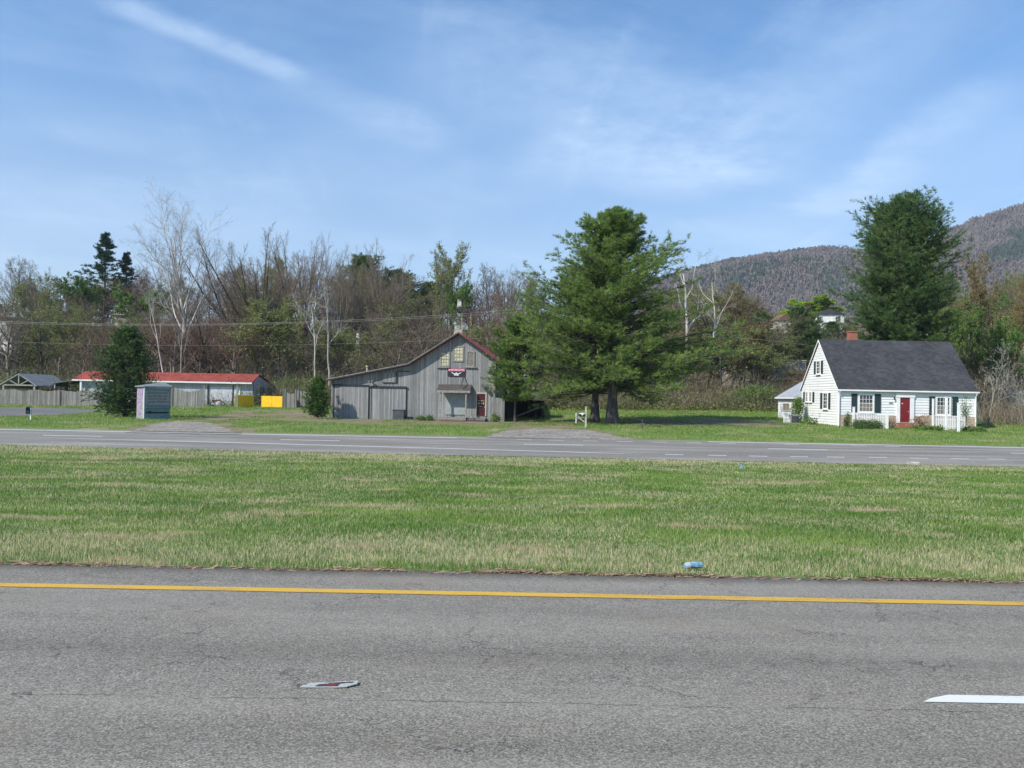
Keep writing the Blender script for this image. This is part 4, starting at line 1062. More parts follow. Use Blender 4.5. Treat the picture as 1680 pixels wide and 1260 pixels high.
for k, (zz, yy_) in enumerate(((.10, -1.35), (.24, -1.06), (.38, -.78))):
    m = MB(); m.box(BX(769.2), BX(799.5), yy_, yy_ + .32 + (.45 if k == 2 else 0), zz - .06 + (.0), zz); m.box(BX(769.2) + .03, BX(799.5) - .03, yy_ + .04, yy_ + .07, -.15, zz - .061); m.build('step', M['deck'], barn)
for a, b in ((729.5, 737), (769.5, 778.5)):
    m = MB(); m.bar((BX(a), -.92, 1.15), (BX(b), -.92 if a < 740 else -1.2, .42), .06, .09); m.bar((BX(a), -.92, .85), (BX(b) - .25, -.92, .42), .04, .06); m.build('handrail', M['trimwood'], barn)
m = MB(); mbox(m, FRONT, BX(783.7), BX(797.3), BZ(790, 681.5), BZ(790, 646.2), .003, .05); rd = m.build('door', M['maroon'], barn)
m = MB()
for a, b in ((782.3, 783.6), (797.4, 799.4)): mbox(m, FRONT, BX(a), BX(b), BZ(790, 682), BZ(790, 646), .002, .08)
mbox(m, FRONT, BX(782.3), BX(799.4), BZ(790, 645.9), BZ(790, 644), .002, .083); m.build('door_frame', M['offwhite'], rd)
m = MB()
for i in range(6):
    u = BX(785.8) + i * .095; mbox(m, FRONT, u, u + .055, BZ(790, 658), BZ(790, 656.8), .051, .056)
for u in (BX(786), BX(790.2), BX(793.6)): mbox(m, FRONT, u, u + .10, BZ(790, 663), BZ(790, 660.4), .051, .056)
mbox(m, FRONT, BX(787.5), BX(792.8), BZ(790, 667.3), BZ(790, 666.2), .051, .056); m.build('door_lettering', M['offwhite'], rd)
m = MB(); m.tube([(BX(796), -.05, 1.35), (BX(796), -.10, 1.35)], .035, 8); m.build('handle', M['chrome'], rd)
m = MB(); x = BX(792); z = BZ(792, 635); m.tube([(x, 0, z + .2), (x + .1, -.35, z + .12)], .03, 6); m.tube([(x - .02, -.22, z + .2), (x + .35, -.42, z - .12)], .12, 8, .17); m.build('lamp', M['acgrey'], barn)
m = MB(); m.prism([(7.003, -.35), (7.85, -.35), (7.85, 2.15), (7.003, 2.2)], .02, .12); m.build('side_panel', M['barnwood'], barn)
# box by the wall
ac = thing('storage_box', Vector((bx, by, bz)) + Rb @ Vector((BX(658.5), -.9, .0)), 'dark grey metal box standing against the barn wall', 'box', rad(-4))
m = MB(); m.box(-.50, .50, -.35, .40, .04, .92); m.build('case', M['acgrey'], ac, .02)
m = MB(); m.box(-.53, .53, -.38, .43, .921, .99); m.build('lid', M['acgrey'], ac, .01)
m = MB(); m.box(-.46, .46, -.31, .36, -.12, .039); m.build('plinth', M['darktrim'], ac)
# plants at the barn foot
def shrub(name, px, D, blobs, n, size, leaf, stem, label, cat='shrub', seed=1, dz=-.05, ns=12, spread=.16):
    x = (px - 840) / F * D; a = leafy(name, seed, blobs, n, size, leaf, stem, spread, ns)
    return plant(name, a, (x, D, Gf(x, D) + dz), label, cat, 0, 1, None, ('stems', 'leaves'))
shrub('garden_plant', 691, 73.0, [(0, 0, .2, .35, .3, .28)], 700, .08, M['leafgreen'], M['twig'], 'small leafy plant at the foot of the barn wall, nearer the dark box', 'plant', 3)
shrub('garden_plant', 706, 73.0, [(0, 0, .22, .38, .3, .3)], 700, .08, M['arbor'], M['twig'], 'small leafy plant at the foot of the barn wall, next to the porch', 'plant', 4)
shrub('garden_plant', 813, 72.6, [(0, 0, .3, .4, .35, .38)], 900, .09, M['leafgreen'], M['twig'], 'leafy plant at the right corner of the barn beside the steps', 'plant', 5)
# open shed right of the barn
sx = (861 - 840) / F * 79; os_ = thing('open_shed', (sx, 79, Gf(sx, 79)), 'low dark open shed leaning off the right end of the barn', 'shed')
k = 79 / F; X = lambda px: (px - 861) * k
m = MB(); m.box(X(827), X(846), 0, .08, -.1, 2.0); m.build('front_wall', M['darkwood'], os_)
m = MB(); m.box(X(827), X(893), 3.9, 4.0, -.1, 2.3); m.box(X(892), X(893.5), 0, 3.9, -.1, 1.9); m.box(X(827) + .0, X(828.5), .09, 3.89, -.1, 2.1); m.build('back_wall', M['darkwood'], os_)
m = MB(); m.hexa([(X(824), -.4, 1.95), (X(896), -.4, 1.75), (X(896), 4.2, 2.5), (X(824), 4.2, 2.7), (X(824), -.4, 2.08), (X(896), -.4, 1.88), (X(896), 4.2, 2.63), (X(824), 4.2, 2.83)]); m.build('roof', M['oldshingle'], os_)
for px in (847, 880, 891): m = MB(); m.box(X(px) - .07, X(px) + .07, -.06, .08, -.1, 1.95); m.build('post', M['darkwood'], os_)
m = MB(); m.bar((X(849), -.12, .25), (X(886), -.2, 1.15), .07, .14); m.build('slanted_board', M['trimwood'], os_)

# ================================================================== long shed with the red roof
sD = 96.; k = sD / F; sx0 = (122 - 840) * k
shed = thing('long_shed', (sx0, sD, Gf(sx0 + 10, sD)), 'long low grey shed with red metal roof behind the cedar', 'shed', rad(1.0))
sz = Gf(sx0 + 10, sD)
X = lambda px: (px - 122) * k
Z = lambda px, py: CAM.z + (650 - yc(px, py)) * k - sz
zr = Z(300, 612); ze = Z(300, 626.5); xe = X(410)
m = MB(); m.box(X(130), X(412), .5, .6, -.2, ze + .05); m.build('wall', M['shedwall'], shed)
m = MB()
x = X(413); m.poly([(x, .5, -.2), (x, 11, -.2), (x, 11, 2.0), (x, 2.3, zr - .1), (x, .5, ze + .15)]); m.poly([(x - .1, .5, -.2), (x - .1, .5, ze + .15), (x - .1, 2.3, zr - .1), (x - .1, 11, 2.0), (x - .1, 11, -.2)])
m.box(X(130), X(412), 10.9, 11, -.2, 2.0); m.build('end_wall', M['shedwall'], shed)
m = MB(); m.hexa([(X(118), 0, ze), (X(412), 0, ze), (X(415), 2.3, zr), (X(124), 2.3, zr), (X(118), 0, ze + .08), (X(412), 0, ze + .08), (X(415), 2.3, zr + .08), (X(124), 2.3, zr + .08)])
m.hexa([(X(124), 2.31, zr), (X(415), 2.31, zr), (X(417), 11.3, 2.0), (X(124), 11.3, 2.0), (X(124), 2.31, zr + .08), (X(415), 2.31, zr + .08), (X(417), 11.3, 2.08), (X(124), 11.3, 2.08)])
m.build('roof', M['redroof'], shed)
m = MB(); m.box(X(118), X(412), -.05, -.003, ze - .10, ze + .07); m.build('fascia', M['white'], shed)
for a, b in ((285, 337), (342, 378)):
    m = MB(); m.box(X(a), X(b), .42, .497, 0, ze - .5); m.build('sliding_door', M['sheddoor'] if a > 300 else M['shedwall'], shed)
m = MB(); m.box(X(381), X(391), .43, .497, 0, ze - .55); d = m.build('door', M['white'], shed); m = MB(); m.tube([(X(382.5), .43, 1), (X(382.5), .37, 1)], .04, 6); m.build('handle', M['grey'], d)
m = MB(); m.box(X(337.3), X(339), .40, .497, 0, ze - .3); m.box(X(378.6), X(379.8), .40, .497, 0, ze - .3); m.build('door_edge', M['darktrim'], shed)
ENDW = lambda u, z, o: (X(413) + o, u, z)
window(shed, ENDW, 3.2, 4.6, 1.15, 2.25, 1, 2, M['glass'], M['darktrim'], .06, .02, False); window(shed, ENDW, 6.7, 8.0, 1.25, 2.2, 1, 2, M['glass'], M['darktrim'], .06, .02, False)
for px in (132,): m = MB(); m.box(X(px) - .1, X(px) + .1, .05, .2, -.1, ze); m.build('roof_post', M['white'], shed)
m = MB(); a = (X(87), -.6, Z(87, 630)); b = (X(132), .3, Z(132, 620.5) - .12)
m.hexa([a, b, (b[0], 4.5, b[2]), (a[0], 4.5, a[2]), (a[0], a[1], a[2] + .08), (b[0], b[1], b[2] + .08), (b[0], 4.5, b[2] + .08), (a[0], 4.5, a[2] + .08)]); m.build('carport_roof', M['tin'], shed)
for yy_ in (-.4, 4.2): m = MB(); m.box(X(93) - .06, X(93) + .06, yy_, yy_ + .12, -.1, Z(93, 629.5)); m.build('carport_post', M['offwhite'], shed)
# motorcycle in front of the shed door
mx = (357 - 840) / F * 95.5; mo = thing('motorcycle', (mx, 95.6, Gf(mx, 95.6)), 'dark red and chrome motorcycle parked before the shed door', 'motorcycle', rad(6), None, .8)
for x in (-.72, .72):
    m = MB(); m.ring((x, 0, .32), .26, .06); w = m.build('wheel', M['black'], mo); m = MB()
    for i in range(8): a = i * PI / 4; m.bar((x, 0, .32), (x + .25 * math.cos(a), 0, .32 + .25 * math.sin(a)), .012)
    m.tube([(x, -.06, .32), (x, .06, .32)], .05, 8); m.build('hub', M['chrome'], w)
m = MB(); m.tube([(-.72, -.08, .32), (-.35, -.08, .42), (.2, -.08, .35), (.45, 0, .8)], .025, 6); m.tube([(-.35, 0, .7), (.3, 0, .78), (.45, 0, .85)], .03, 6); m.tube([(.72, -.07, .32), (.45, -.07, .95)], .025, 6); m.tube([(.72, .07, .32), (.45, .07, .95)], .025, 6); m.build('frame', M['grey'], mo)
m = MB(); m.tube([(-.15, 0, .78), (.0, 0, .84), (.22, 0, .86), (.40, 0, .82)], .09, 10, .13); m.build('fuel_tank', M['redpaint'], mo, smooth=True)
m = MB(); m.tube([(-.75, 0, .80), (-.5, 0, .72), (-.15, 0, .76)], .10, 10, .12); m.build('seat', M['black'], mo, smooth=True)
m = MB(); m.box(-.2, .2, -.14, .14, .25, .55); m.tube([(0, -.16, .3), (-.3, -.18, .25), (-.85, -.18, .28)], .045, 8); m.build('engine', M['chrome'], mo, .03)
m = MB(); m.tube([(.38, -.35, 1.02), (.46, -.15, .98), (.46, .15, .98), (.38, .35, 1.02)], .018, 6); m.build('handlebar', M['chrome'], mo)
m = MB(); m.tube([(.48, 0, .85), (.62, 0, .85)], .09, 10, .10); m.build('headlight', M['chrome'], mo)
m = MB(); m.tube([(.95, 0, .55), (.72, 0, .68), (.5, 0, .55)], .08, 8, .05); m.build('fender', M['redpaint'], mo, smooth=True)

# pavilion roof far left
D = 93.; k = D / F; px0 = (30 - 840) * k; pz = Gf(px0, D)
pv = thing('open_pavilion', (px0, D, pz), 'open gabled pavilion with pale tin roof at far left behind the picket fence', 'pavilion', rad(-6))
Z = lambda px, py: CAM.z + (650 - yc(px, py)) * k - pz
za, zo = Z(30, 614.5), Z(30, 633.5); hw = 32 * k
m = MB(); m.hexa([(-hw - .6, 0, zo - .25), (0, 0, za), (0, 6, za), (-hw - .6, 6, zo - .25), (-hw - .6, 0, zo - .13), (0, 0, za + .12), (0, 6, za + .12), (-hw - .6, 6, zo - .13)])
m.hexa([(0.001, 0, za), (hw, 0, zo), (hw, 6, zo), (0.001, 6, za), (0.001, 0, za + .12), (hw, 0, zo + .12), (hw, 6, zo + .12), (0.001, 6, za + .12)]); m.build('roof', M['tin'], pv)
m = MB(); m.bar((-hw * .8, .1, zo + .12), (hw * .8, .1, zo + .12), .15); m.bar((0, .1, zo), (0, .1, za), .12); m.bar((0, .1, zo + .1), (hw * .5, .1, (za + zo) / 2), .1); m.bar((0, .1, zo + .1), (-hw * .5, .1, (za + zo) / 2), .1); m.build('truss', M['trimwood'], pv)
for x in (-hw * .85, hw * .85):
    for y in (.2, 5.8): m = MB(); m.box(x - .1, x + .1, y - .1, y + .1, -.2, zo + .25); m.build('post', M['trimwood'], pv)

# ================================================================== fences and gates at left
def picket_fence(name, x0, x1, D, hfun, w, gap, mat, label, pointed=False, rail=True, posts=None, th=.025, slant=0, D1=None, pmat=None):
    root = thing(name, (x0, D, Gf(x0, D)), label, 'fence'); z0 = Gf(x0, D); m = MB(); x = 0; r = random.Random(int(x0 * 10) + 7); D1 = D if D1 is None else D1
    L = x1 - x0
    while x < L - w:
        y = (D1 - D) * x / L; g = Gf(x0 + x, D + y) - z0; h = hfun(x / L) * (1 + r.uniform(-.02, .02)); j = r.uniform(-.008, .008)
        if pointed: m.prism([(x, g), (x + w, g), (x + w, g + h - w * .7), (x + w / 2, g + h), (x, g + h - w * .7)], y - th / 2, y + th / 2)
        else: m.hexa([(x, y - th / 2 + j, g), (x + w, y - th / 2 + j, g), (x + w, y + th / 2 + j, g), (x, y + th / 2 + j, g), (x, y - th / 2 + j, g + h), (x + w, y - th / 2 + j, g + h + r.uniform(-.03, .03)), (x + w, y + th / 2 + j, g + h), (x, y + th / 2 + j, g + h)])
        x += w + gap
    m.build('pickets', mat, root)
    if rail:
        for q in (.25, .75):
            m = MB(); n = 8
            for i in range(n):
                a, b = i / n * L, (i + 1) / n * L; ya, yb = (D1 - D) * i / n, (D1 - D) * (i + 1) / n; zz = hfun(.5) * q
                m.bar((a, ya + .04, Gf(x0 + a, D + ya) - z0 + zz), (b, yb + .04, Gf(x0 + b, D + yb) - z0 + zz), .035, .08)
            m.build('rail', mat, root)
    for u, ph, pw in (posts or []):
        a = u * L; y = (D1 - D) * u; g = Gf(x0 + a, D + y) - z0; m = MB(); m.box(a - pw / 2, a + pw / 2, y - pw / 2 - .03, y + pw / 2 - .03, g - .1, g + ph); m.box(a - pw / 2 - .015, a + pw / 2 + .015, y - pw / 2 - .045, y + pw / 2 - .015, g + ph + .001, g + ph + .03); m.build('post', pmat or mat, root)
    return root
FX = lambda px, D: (px - 840) / F * D
picket_fence('board_fence', FX(-45, 88), FX(170, 88), 88, lambda t: 1.52 + .12 * abs(math.sin(t * PI * 5.2)), .13, .012, M['fencewood'], 'long grey board fence with wavy top at far left', posts=[(.67, 1.55, .12)])
picket_fence('board_fence', FX(283, 91), FX(336, 91), 91, lambda t: 1.80 + .55 * (2 * t - 1) ** 2 - .1, .16, .012, M['fencewood'], 'grey board fence with sagging curved top in front of the long shed', posts=[(0, 2.3, .1), (.985, 2.4, .1)])
picket_fence('board_fence', FX(468, 92), FX(486, 92), 92, lambda t: 1.85 - .25 * math.sin(t * PI), .16, .02, M['fencewood'], 'short grey board gate with curved top right of the bright yellow panel', posts=[(-.14, 2.2, .12), (.02, 2.15, .1), (1.0, 2.1, .12)])
picket_fence('board_fence', FX(488, 93), FX(505, 91), 93, lambda t: 1.95 - .25 * t, .15, .02, M['fencewood'], 'leaning grey board fence next to the pointed green bush', posts=[(0.1, 2.2, .1)])
def panel(px0, px1, pt_, pb, D, mat, label, rz):
    x = FX((px0 + px1) / 2, D); g = Gf(x, D); w = (px1 - px0) / F * D / 2 / math.cos(rz); zt = CAM.z + (650 - yc(px0, pt_)) * D / F - g; zb = max(.05, CAM.z + (650 - yc(px0, pb)) * D / F - g)
    o = thing('gate_panel', (x, D, g), label, 'gate', rz); m = MB(); m.box(-w, -.012, -.02, .02, zb, zt); m.box(.012, w, -.02, .02, zb, zt); m.build('sheet', mat, o, .006)
    m = MB()
    for a in (-w, 0, w): m.bar((a, .04, zb - .1), (a, .04, zt + .02), .05)
    m.bar((-w, .045, zb + .2), (w, .045, zb + .2), .04); m.bar((-w, .045, zt - .2), (w, .045, zt - .2), .04); m.build('frame', M['trimwood'], o)
panel(392, 412, 648.5, 672, 93, M['yellow'], 'narrow yellow gate panel turned out of the sun beside the pale green post', rad(58))
panel(429, 464.5, 649.5, 674, 92.5, M['yellow'], 'bright yellow gate panel in full sun left of the wooden gate', rad(-8))
x = FX(390, 91); po = thing('wooden_post', (x, 91, Gf(x, 91)), 'tall thin pale green post beside the narrow yellow panel', 'post')
m = MB(); m.box(-.07, .07, -.07, .07, -.1, 2.35); m.build('shaft', M['greenpost'], po); m = MB(); m.box(-.085, .085, -.085, .085, 2.351, 2.39); m.build('cap', M['greenpost'], po)

# ================================================================== sign kiosk
D = 62.; x = FX(253, D); g = Gf(x, D); sg = thing('sign_kiosk', (x, D, g), 'boxy teal roadside sign kiosk with white edge and tilted pale top', 'sign', rad(50))
a_, b_ = 1.0, .55; H = 2.32
m = MB(); m.box(-a_, a_, -b_, b_, -.05, H); m.build('box', M['teal'], sg)
m = MB(); m.box(-a_ - .012, -a_ - .001, -b_ + .05, b_, 0, H); m.build('side_panel', M['signpanel'], sg)
m = MB(); 
for i, (z0, z1, y0, y1) in enumerate(((1.7, 2.0, -.3, .4), (1.2, 1.55, -.1, .45), (.75, 1.1, -.25, .2), (.3, .6, -.1, .4), (2.05, 2.2, -.35, .3))): m.box(-a_ - .02, -a_ - .013, y0, y1, z0, z1)
m.build('side_mural', M['mural'], sg)
m = MB(); m.box(-a_ - .04, -a_ + .03, -b_ - .05, -b_ + .02, 0, H + .05); m.build('corner_post', M['white'], sg)
m = MB(); m.box(a_ - .03, a_ + .05, -b_ - .05, -b_ + .03, .9, H + .05); m.build('corner_post', M['offwhite'], sg)
m = MB(); m.box(-a_ + .1, a_ - .08, -b_ - .05, -b_ - .003, 1.05, 2.1); sp = m.build('sign_panel', M['signpanel'], sg, .02)
m = MB(); rr2 = random.Random(8)
for r, z in enumerate((1.86, 1.62, 1.42, 1.2)):
    u = -a_ + .22
    while u < a_ - .3:
        w = rr2.uniform(.05, .10); mbox(m, FRONT, u, u + w, z + .05 * math.sin((u + 1) * 1.6), z + .12 + .05 * math.sin((u + 1) * 1.6), b_ + .051, b_ + .056); u += w + .04
m.build('lettering', M['signtext'], sp)
m = MB(); m.box(-a_ + .06, a_ + .02, -b_ - .12, -b_ - .003, .82, .90); m.build('ledge', M['teal'], sg, .01)
m = MB(); m.box(-a_ + .15, a_ - .12, -b_ - .03, -b_ - .003, .45, .56); m.tube([(-.55, -b_ - .02, .52), (-.55, -b_ - .05, .52)], .1, 10); m.build('dark_strip', M['black'], sg)
m = MB(); m.hexa([(-a_ - .15, -b_ - .15, H + .06), (a_ + .1, -b_ - .15, H + .06), (a_ + .1, b_ + .1, H + .06), (-a_ - .15, b_ + .1, H + .06), (-a_ - .15, -b_ - .15, H + .12), (a_ + .1, -b_ - .15, H + .14), (a_ + .1, b_ + .1, H + .48), (-a_ - .15, b_ + .1, H + .14)]); m.build('roof', M['tin'], sg)
# mailbox and stake at left
D = 56; x = FX(48, D); mb = thing('mailbox', (x, D, Gf(x, D)), 'black mailbox on a thin white post by the parking lot at far left', 'mailbox')
m = MB(); m.box(-.13, .11, -.1, .2, .42, .80); m.tube([(-.01, -.1, .80), (-.01, .2, .80)], .12, 12); m.build('box', M['black'], mb); m = MB(); m.box(.13, .19, -.03, .03, -.1, .84); m.build('post', M['white'], mb); m = MB(); m.box(-.0, .135, -.02, .02, .5, .56); m.build('bracket', M['grey'], mb)
# mailbox by the centre driveway
D = 60; x = FX(962, D); mb = thing('mailbox', (x, D, Gf(x, D)), 'mailbox on a pale wooden post with bracket arm beside the pine trunks', 'mailbox')
m = MB(); m.box(-.06, .06, -.06, .06, -.1, 1.50); m.box(-.07, .07, -.07, .07, 1.501, 1.53); m.build('post', M['offwhite'], mb)
m = MB(); m.box(-.55, -.081, -.05, .05, .72, .82); m.bar((-.5, 0, .70), (-.09, 0, .42), .08); m.build('arm', M['offwhite'], mb)
m = MB(); m.box(-.52, -.085, -.11, .11, .825, .97); m.tube([(-.52, 0, .97), (-.085, 0, .97)], .11, 12); bxx = m.build('box', M['black'], mb, smooth=False)
m = MB(); m.box(-.50, -.10, -.125, -.112, .98, 1.06); m.box(-.33, -.2, -.13, -.112, .90, 1.08); m.build('number_plate', M['white'], bxx)
x = FX(946, 69); st = thing('marker_stake', (x, 69, Gf(x, 69)), 'short white marker stake left of the mailbox', 'stake'); m = MB(); m.box(-.05, .05, -.04, .04, -.1, .92); m.build('shaft', M['white'], st); m = MB(); m.box(-.055, .055, -.045, .045, .921, .95); m.build('cap', M['black'], st)
x = FX(1055, 58.5); st = thing('marker_stake', (x, 58.5, Gf(x, 58.5)), 'thin dark stake standing in the lawn right of the big pine', 'stake'); m = MB(); m.box(-.035, .035, -.035, .035, -.1, .74); m.build('shaft', M['acgrey'], st); m = MB(); m.box(-.045, .045, -.045, .045, .741, .77); m.build('cap', M['black'], st)

# ================================================================== white house
hx, hy = 26.0, 66.0; hz = CAM.z - 40.2 / F * 66
house = thing('white_house', (hx, hy, hz), 'white clapboard cottage with steep charcoal shingle roof and red door', 'house')
KH = 66 / F; HX = lambda px: (px - 1372) * KH + .0
HZ = lambda px, py: (650 + 40.2 - yc(px, py)) * KH
W, Dp, He, Hr, ry = 10.92, 8.3, 3.05, 7.08, 4.15
m = MB(); m.box(0, W, 0, Dp, -.4, He)
m.poly([(0, 0, He), (0, ry, Hr - .1), (0, Dp, He)]); m.poly([(W, 0, He), (W, Dp, He), (W, ry, Hr - .1)]); m.build('wall', M['siding'], house)
s = MB(); lap(s, FRONT, [(0, .98), (W, .98), (W, He - .02), (0, He - .02)], .215, .042, .0); s.build('front_siding', M['siding'], house)
s = MB(); lap(s, LEFT, [(0, .12), (Dp, .12), (Dp, He), (0, He)], .215, .042, .0); lap(s, LEFT, [(0, He), (Dp, He), (ry + .01, Hr - .12), (ry - .01, Hr - .12)], .215, .042, .0); s.build('gable_siding', M['siding'], house)
m = MB(); m.box(.0, W, -.07, -.002, -.2, .97); m.build('stone_base', M['stone'], house)
m = MB(); m.box(-.03, .06, -.06, -.031, 0, He); m.box(-.05, -.031, -.03, .08, 0, He); m.box(W - .06, W + .05, -.06, -.031, 0, He); m.build('corner_board', M['white'], house)
# roof
ov = .22; sl = (Hr - He) / ry; T = .10
m = MB()
y0, z0 = -ov, He - ov * sl + .06
m.hexa([(-.12, y0, z0), (W + .15, y0, z0), (W + .15, ry, Hr + .06), (-.12, ry, Hr + .06), (-.12, y0, z0 + T), (W + .15, y0, z0 + T), (W + .15, ry, Hr + .06 + T), (-.12, ry, Hr + .06 + T)])
y1 = Dp + ov; m.hexa([(-.12, ry + .001, Hr + .06), (W + .15, ry + .001, Hr + .06), (W + .15, y1, z0), (-.12, y1, z0), (-.12, ry + .001, Hr + .06 + T), (W + .15, ry + .001, Hr + .06 + T), (W + .15, y1, z0 + T), (-.12, y1, z0 + T)])
roof = m.build('roof', M['shingle'], house)
m = MB()
m.hexa([(-.15, y0, z0 - .08), (-.121, y0, z0 - .08), (-.121, ry, Hr - .02), (-.15, ry, Hr - .02), (-.15, y0, z0 + .08), (-.121, y0, z0 + .08), (-.121, ry, Hr + .14), (-.15, ry, Hr + .14)])
m.hexa([(-.15, y1, z0 - .08), (-.121, y1, z0 - .08), (-.121, ry, Hr - .02), (-.15, ry, Hr - .02), (-.15, y1, z0 + .08), (-.121, y1, z0 + .08), (-.121, ry, Hr + .14), (-.15, ry, Hr + .14)]); m.build('rake_board', M['white'], roof)
m = MB(); m.box(-.12, W + .15, y0 - .12, y0 - .001, z0 - .04, z0 + .08); m.build('gutter', M['white'], roof)
cx = HX(1397.5); cx = (1397.5 - 840) / F * 70.6 - hx; m = MB(); m.box(cx - .31, cx + .31, ry + .15, ry + .85, Hr - .5, Hr + .85); ch = m.build('chimney', M['redbrick'], roof); m = MB(); m.box(cx - .35, cx + .35, ry + .10, ry + .90, Hr + .851, Hr + .95); m.build('chimney_cap', M['redbrick'], ch) if False else m.build('cap', M['redbrick'], roof)
for x in (.02, W - .04):
    m = MB(); m.tube([(x, y0 - .06, z0 - .04), (x, y0 - .06, z0 - .12), (x, -.12, z0 - .35), (x, -.12, .1)], .045, 8); m.build('downspout', M['white'], house)
def hwin(a, b, t, bt): return window(house, FRONT, HX(a), HX(b), HZ((a + b) / 2, bt), HZ((a + b) / 2, t), 4, 4, M['glass'], M['white'], .13, .06, True, M['lace'], .024)
hwin(1406.5, 1427.5, 648.5, 674.5); hwin(1533.5, 1553.5, 652.5, 679)
for a, b, t, bt in ((1393.2, 1402.2, 645.5, 676), (1432, 1441, 646.2, 676.8), (1520.8, 1529.8, 650.2, 681), (1558.8, 1567.8, 651, 681.5)): shutter(house, FRONT, HX(a), HX(b), HZ(a, bt), HZ(a, t))
m = MB(); mbox(m, FRONT, HX(1472.5), HX(1488.5), HZ(1480, 692), HZ(1480, 652.5), .03, .09); d = m.build('front_door', M['reddoor'], house)
m = MB(); mbox(m, FRONT, HX(1466.5), HX(1472.3), HZ(1480, 694), HZ(1480, 652), .03, .13); mbox(m, FRONT, HX(1488.7), HX(1495.5), HZ(1480, 694), HZ(1480, 652), .03, .13); mbox(m, FRONT, HX(1465.5), HX(1496.5), HZ(1480, 651.9), HZ(1480, 646.5), .03, .16); mbox(m, FRONT, HX(1464.5), HX(1497.5), HZ(1480, 646.4), HZ(1480, 645), .03, .22); m.build('door_surround', M['white'], d)
m = MB(); mbox(m, FRONT, HX(1475.3), HX(1476.8), HZ(1480, 662.8), HZ(1480, 661.2), .091, .10); m.build('knocker', M['white'], d); m = MB(); m.tube([(HX(1486), -.09, 1.3), (HX(1486), -.15, 1.3)], .035, 8); m.build('handle', M['chrome'], d)
m = MB(); m.box(HX(1463), HX(1500), -1.1, -.14, -.3, .0); m.box(HX(1466), HX(1496), -.75, -.141, .001, .21); m.box(HX(1468), HX(1494), -.45, -.142, .211, .42); m.build('door_step', M['redbrick'], house)
m = MB(); mbox(m, FRONT, HX(1455), HX(1461), HZ(1458, 662.5), HZ(1458, 660), .03, .06); m.build('number_plate', M['signpanel'], house)
m = MB(); m.tube([(HX(1462.8), -.03, HZ(1463, 652)), (HX(1462.8), -.16, HZ(1463, 652))], .02, 6); m.tube([(HX(1462.8), -.16, HZ(1463, 656)), (HX(1462.8), -.16, HZ(1463, 651))], .07, 6, .05); m.build('porch_lamp', M['black'], house)
# gable end windows (local u is the distance back from the front corner)
GZ = lambda py, px, d: (CAM.z + (650 - yc(px, py)) / F * (hy + d)) - hz
def gwin(u0, u1, t, bt, px, cols=2, rows=4):
    d = (u0 + u1) / 2; window(house, LEFT, u0, u1, GZ(bt, px, d), GZ(t, px, d), cols, rows, M['glass'], M['white'], .09, .06, True, None, .022); return d
gwin(3.85, 4.6, 593, 612.5, 1342); 
for u0, u1 in ((3.25, 3.62), (4.85, 5.22)): shutter(house, LEFT, u0, u1, GZ(613.5, 1342, 4.2), GZ(592, 1342, 4.2))
gwin(2.15, 3.0, 645.5, 669.5, 1353)
for u0, u1 in ((1.55, 1.92), (3.3, 3.67)): shutter(house, LEFT, u0, u1, GZ(671, 1353, 2.6), GZ(644.5, 1353, 2.6))
gwin(5.75, 6.25, 644, 658, 1330); gwin(6.65, 7.15, 644, 658, 1325)
for u0, u1 in ((5.15, 5.50), (7.4, 7.75)): shutter(house, LEFT, u0, u1, GZ(660, 1330, 6.5), GZ(643, 1330, 6.5))
# rear wing
zlo = CAM.z + (650 - yc(1274, 653)) / F * 81 - hz; zhi = CAM.z + (650 - yc(1314, 627)) / F * 81 - hz; xa = .03
y0w, y1w = Dp + .001, 14.9; xb = 2.35
m = MB(); m.box(xa, 5.5, y0w, y1w, -.4, zlo - .02); m.build('rear_wing', M['siding'], house)
s = MB(); WL = lambda u, z, o: (xa - o, u, z); lap(s, WL, [(y0w + .1, .12), (y1w, .12), (y1w, zlo - .05), (y0w + .1, zlo - .05)], .215, .042, 0.); s.build('wing_siding', M['siding'], house)
m = MB(); m.hexa([(xa - .28, y0w, zlo), (xb, y0w, zhi), (xb, y1w + .2, zhi), (xa - .28, y1w + .2, zlo), (xa - .28, y0w, zlo + .07), (xb, y0w, zhi + .07), (xb, y1w + .2, zhi + .07), (xa - .28, y1w + .2, zlo + .07)])
m.hexa([(xb + .001, y0w, zhi), (5.7, y0w, zlo), (5.7, y1w + .2, zlo), (xb + .001, y1w + .2, zhi), (xb + .001, y0w, zhi + .07), (5.7, y0w, zlo + .07), (5.7, y1w + .2, zlo + .07), (xb + .001, y1w + .2, zhi + .07)]); m.build('wing_roof', ribs('wing_tin_roof', (.34, .36, .39), .25, 1, .6, .12), house)
m = MB(); m.box(xa - .32, xa - .281, y0w, y1w + .2, zlo - .06, zlo + .07); m.build('wing_gutter', M['white'], house)
window(house, WL, 11.6, 13.3, GZ(673, 1288, 12.5), GZ(662.5, 1288, 12.5), 2, 1, M['lace'], M['offwhite'], .06, .045, False)
m = MB(); mbox(m, WL, 9.3, 9.75, .9, zlo - .25, .043, .075); m.build('wing_vent', M['shutter'], house)

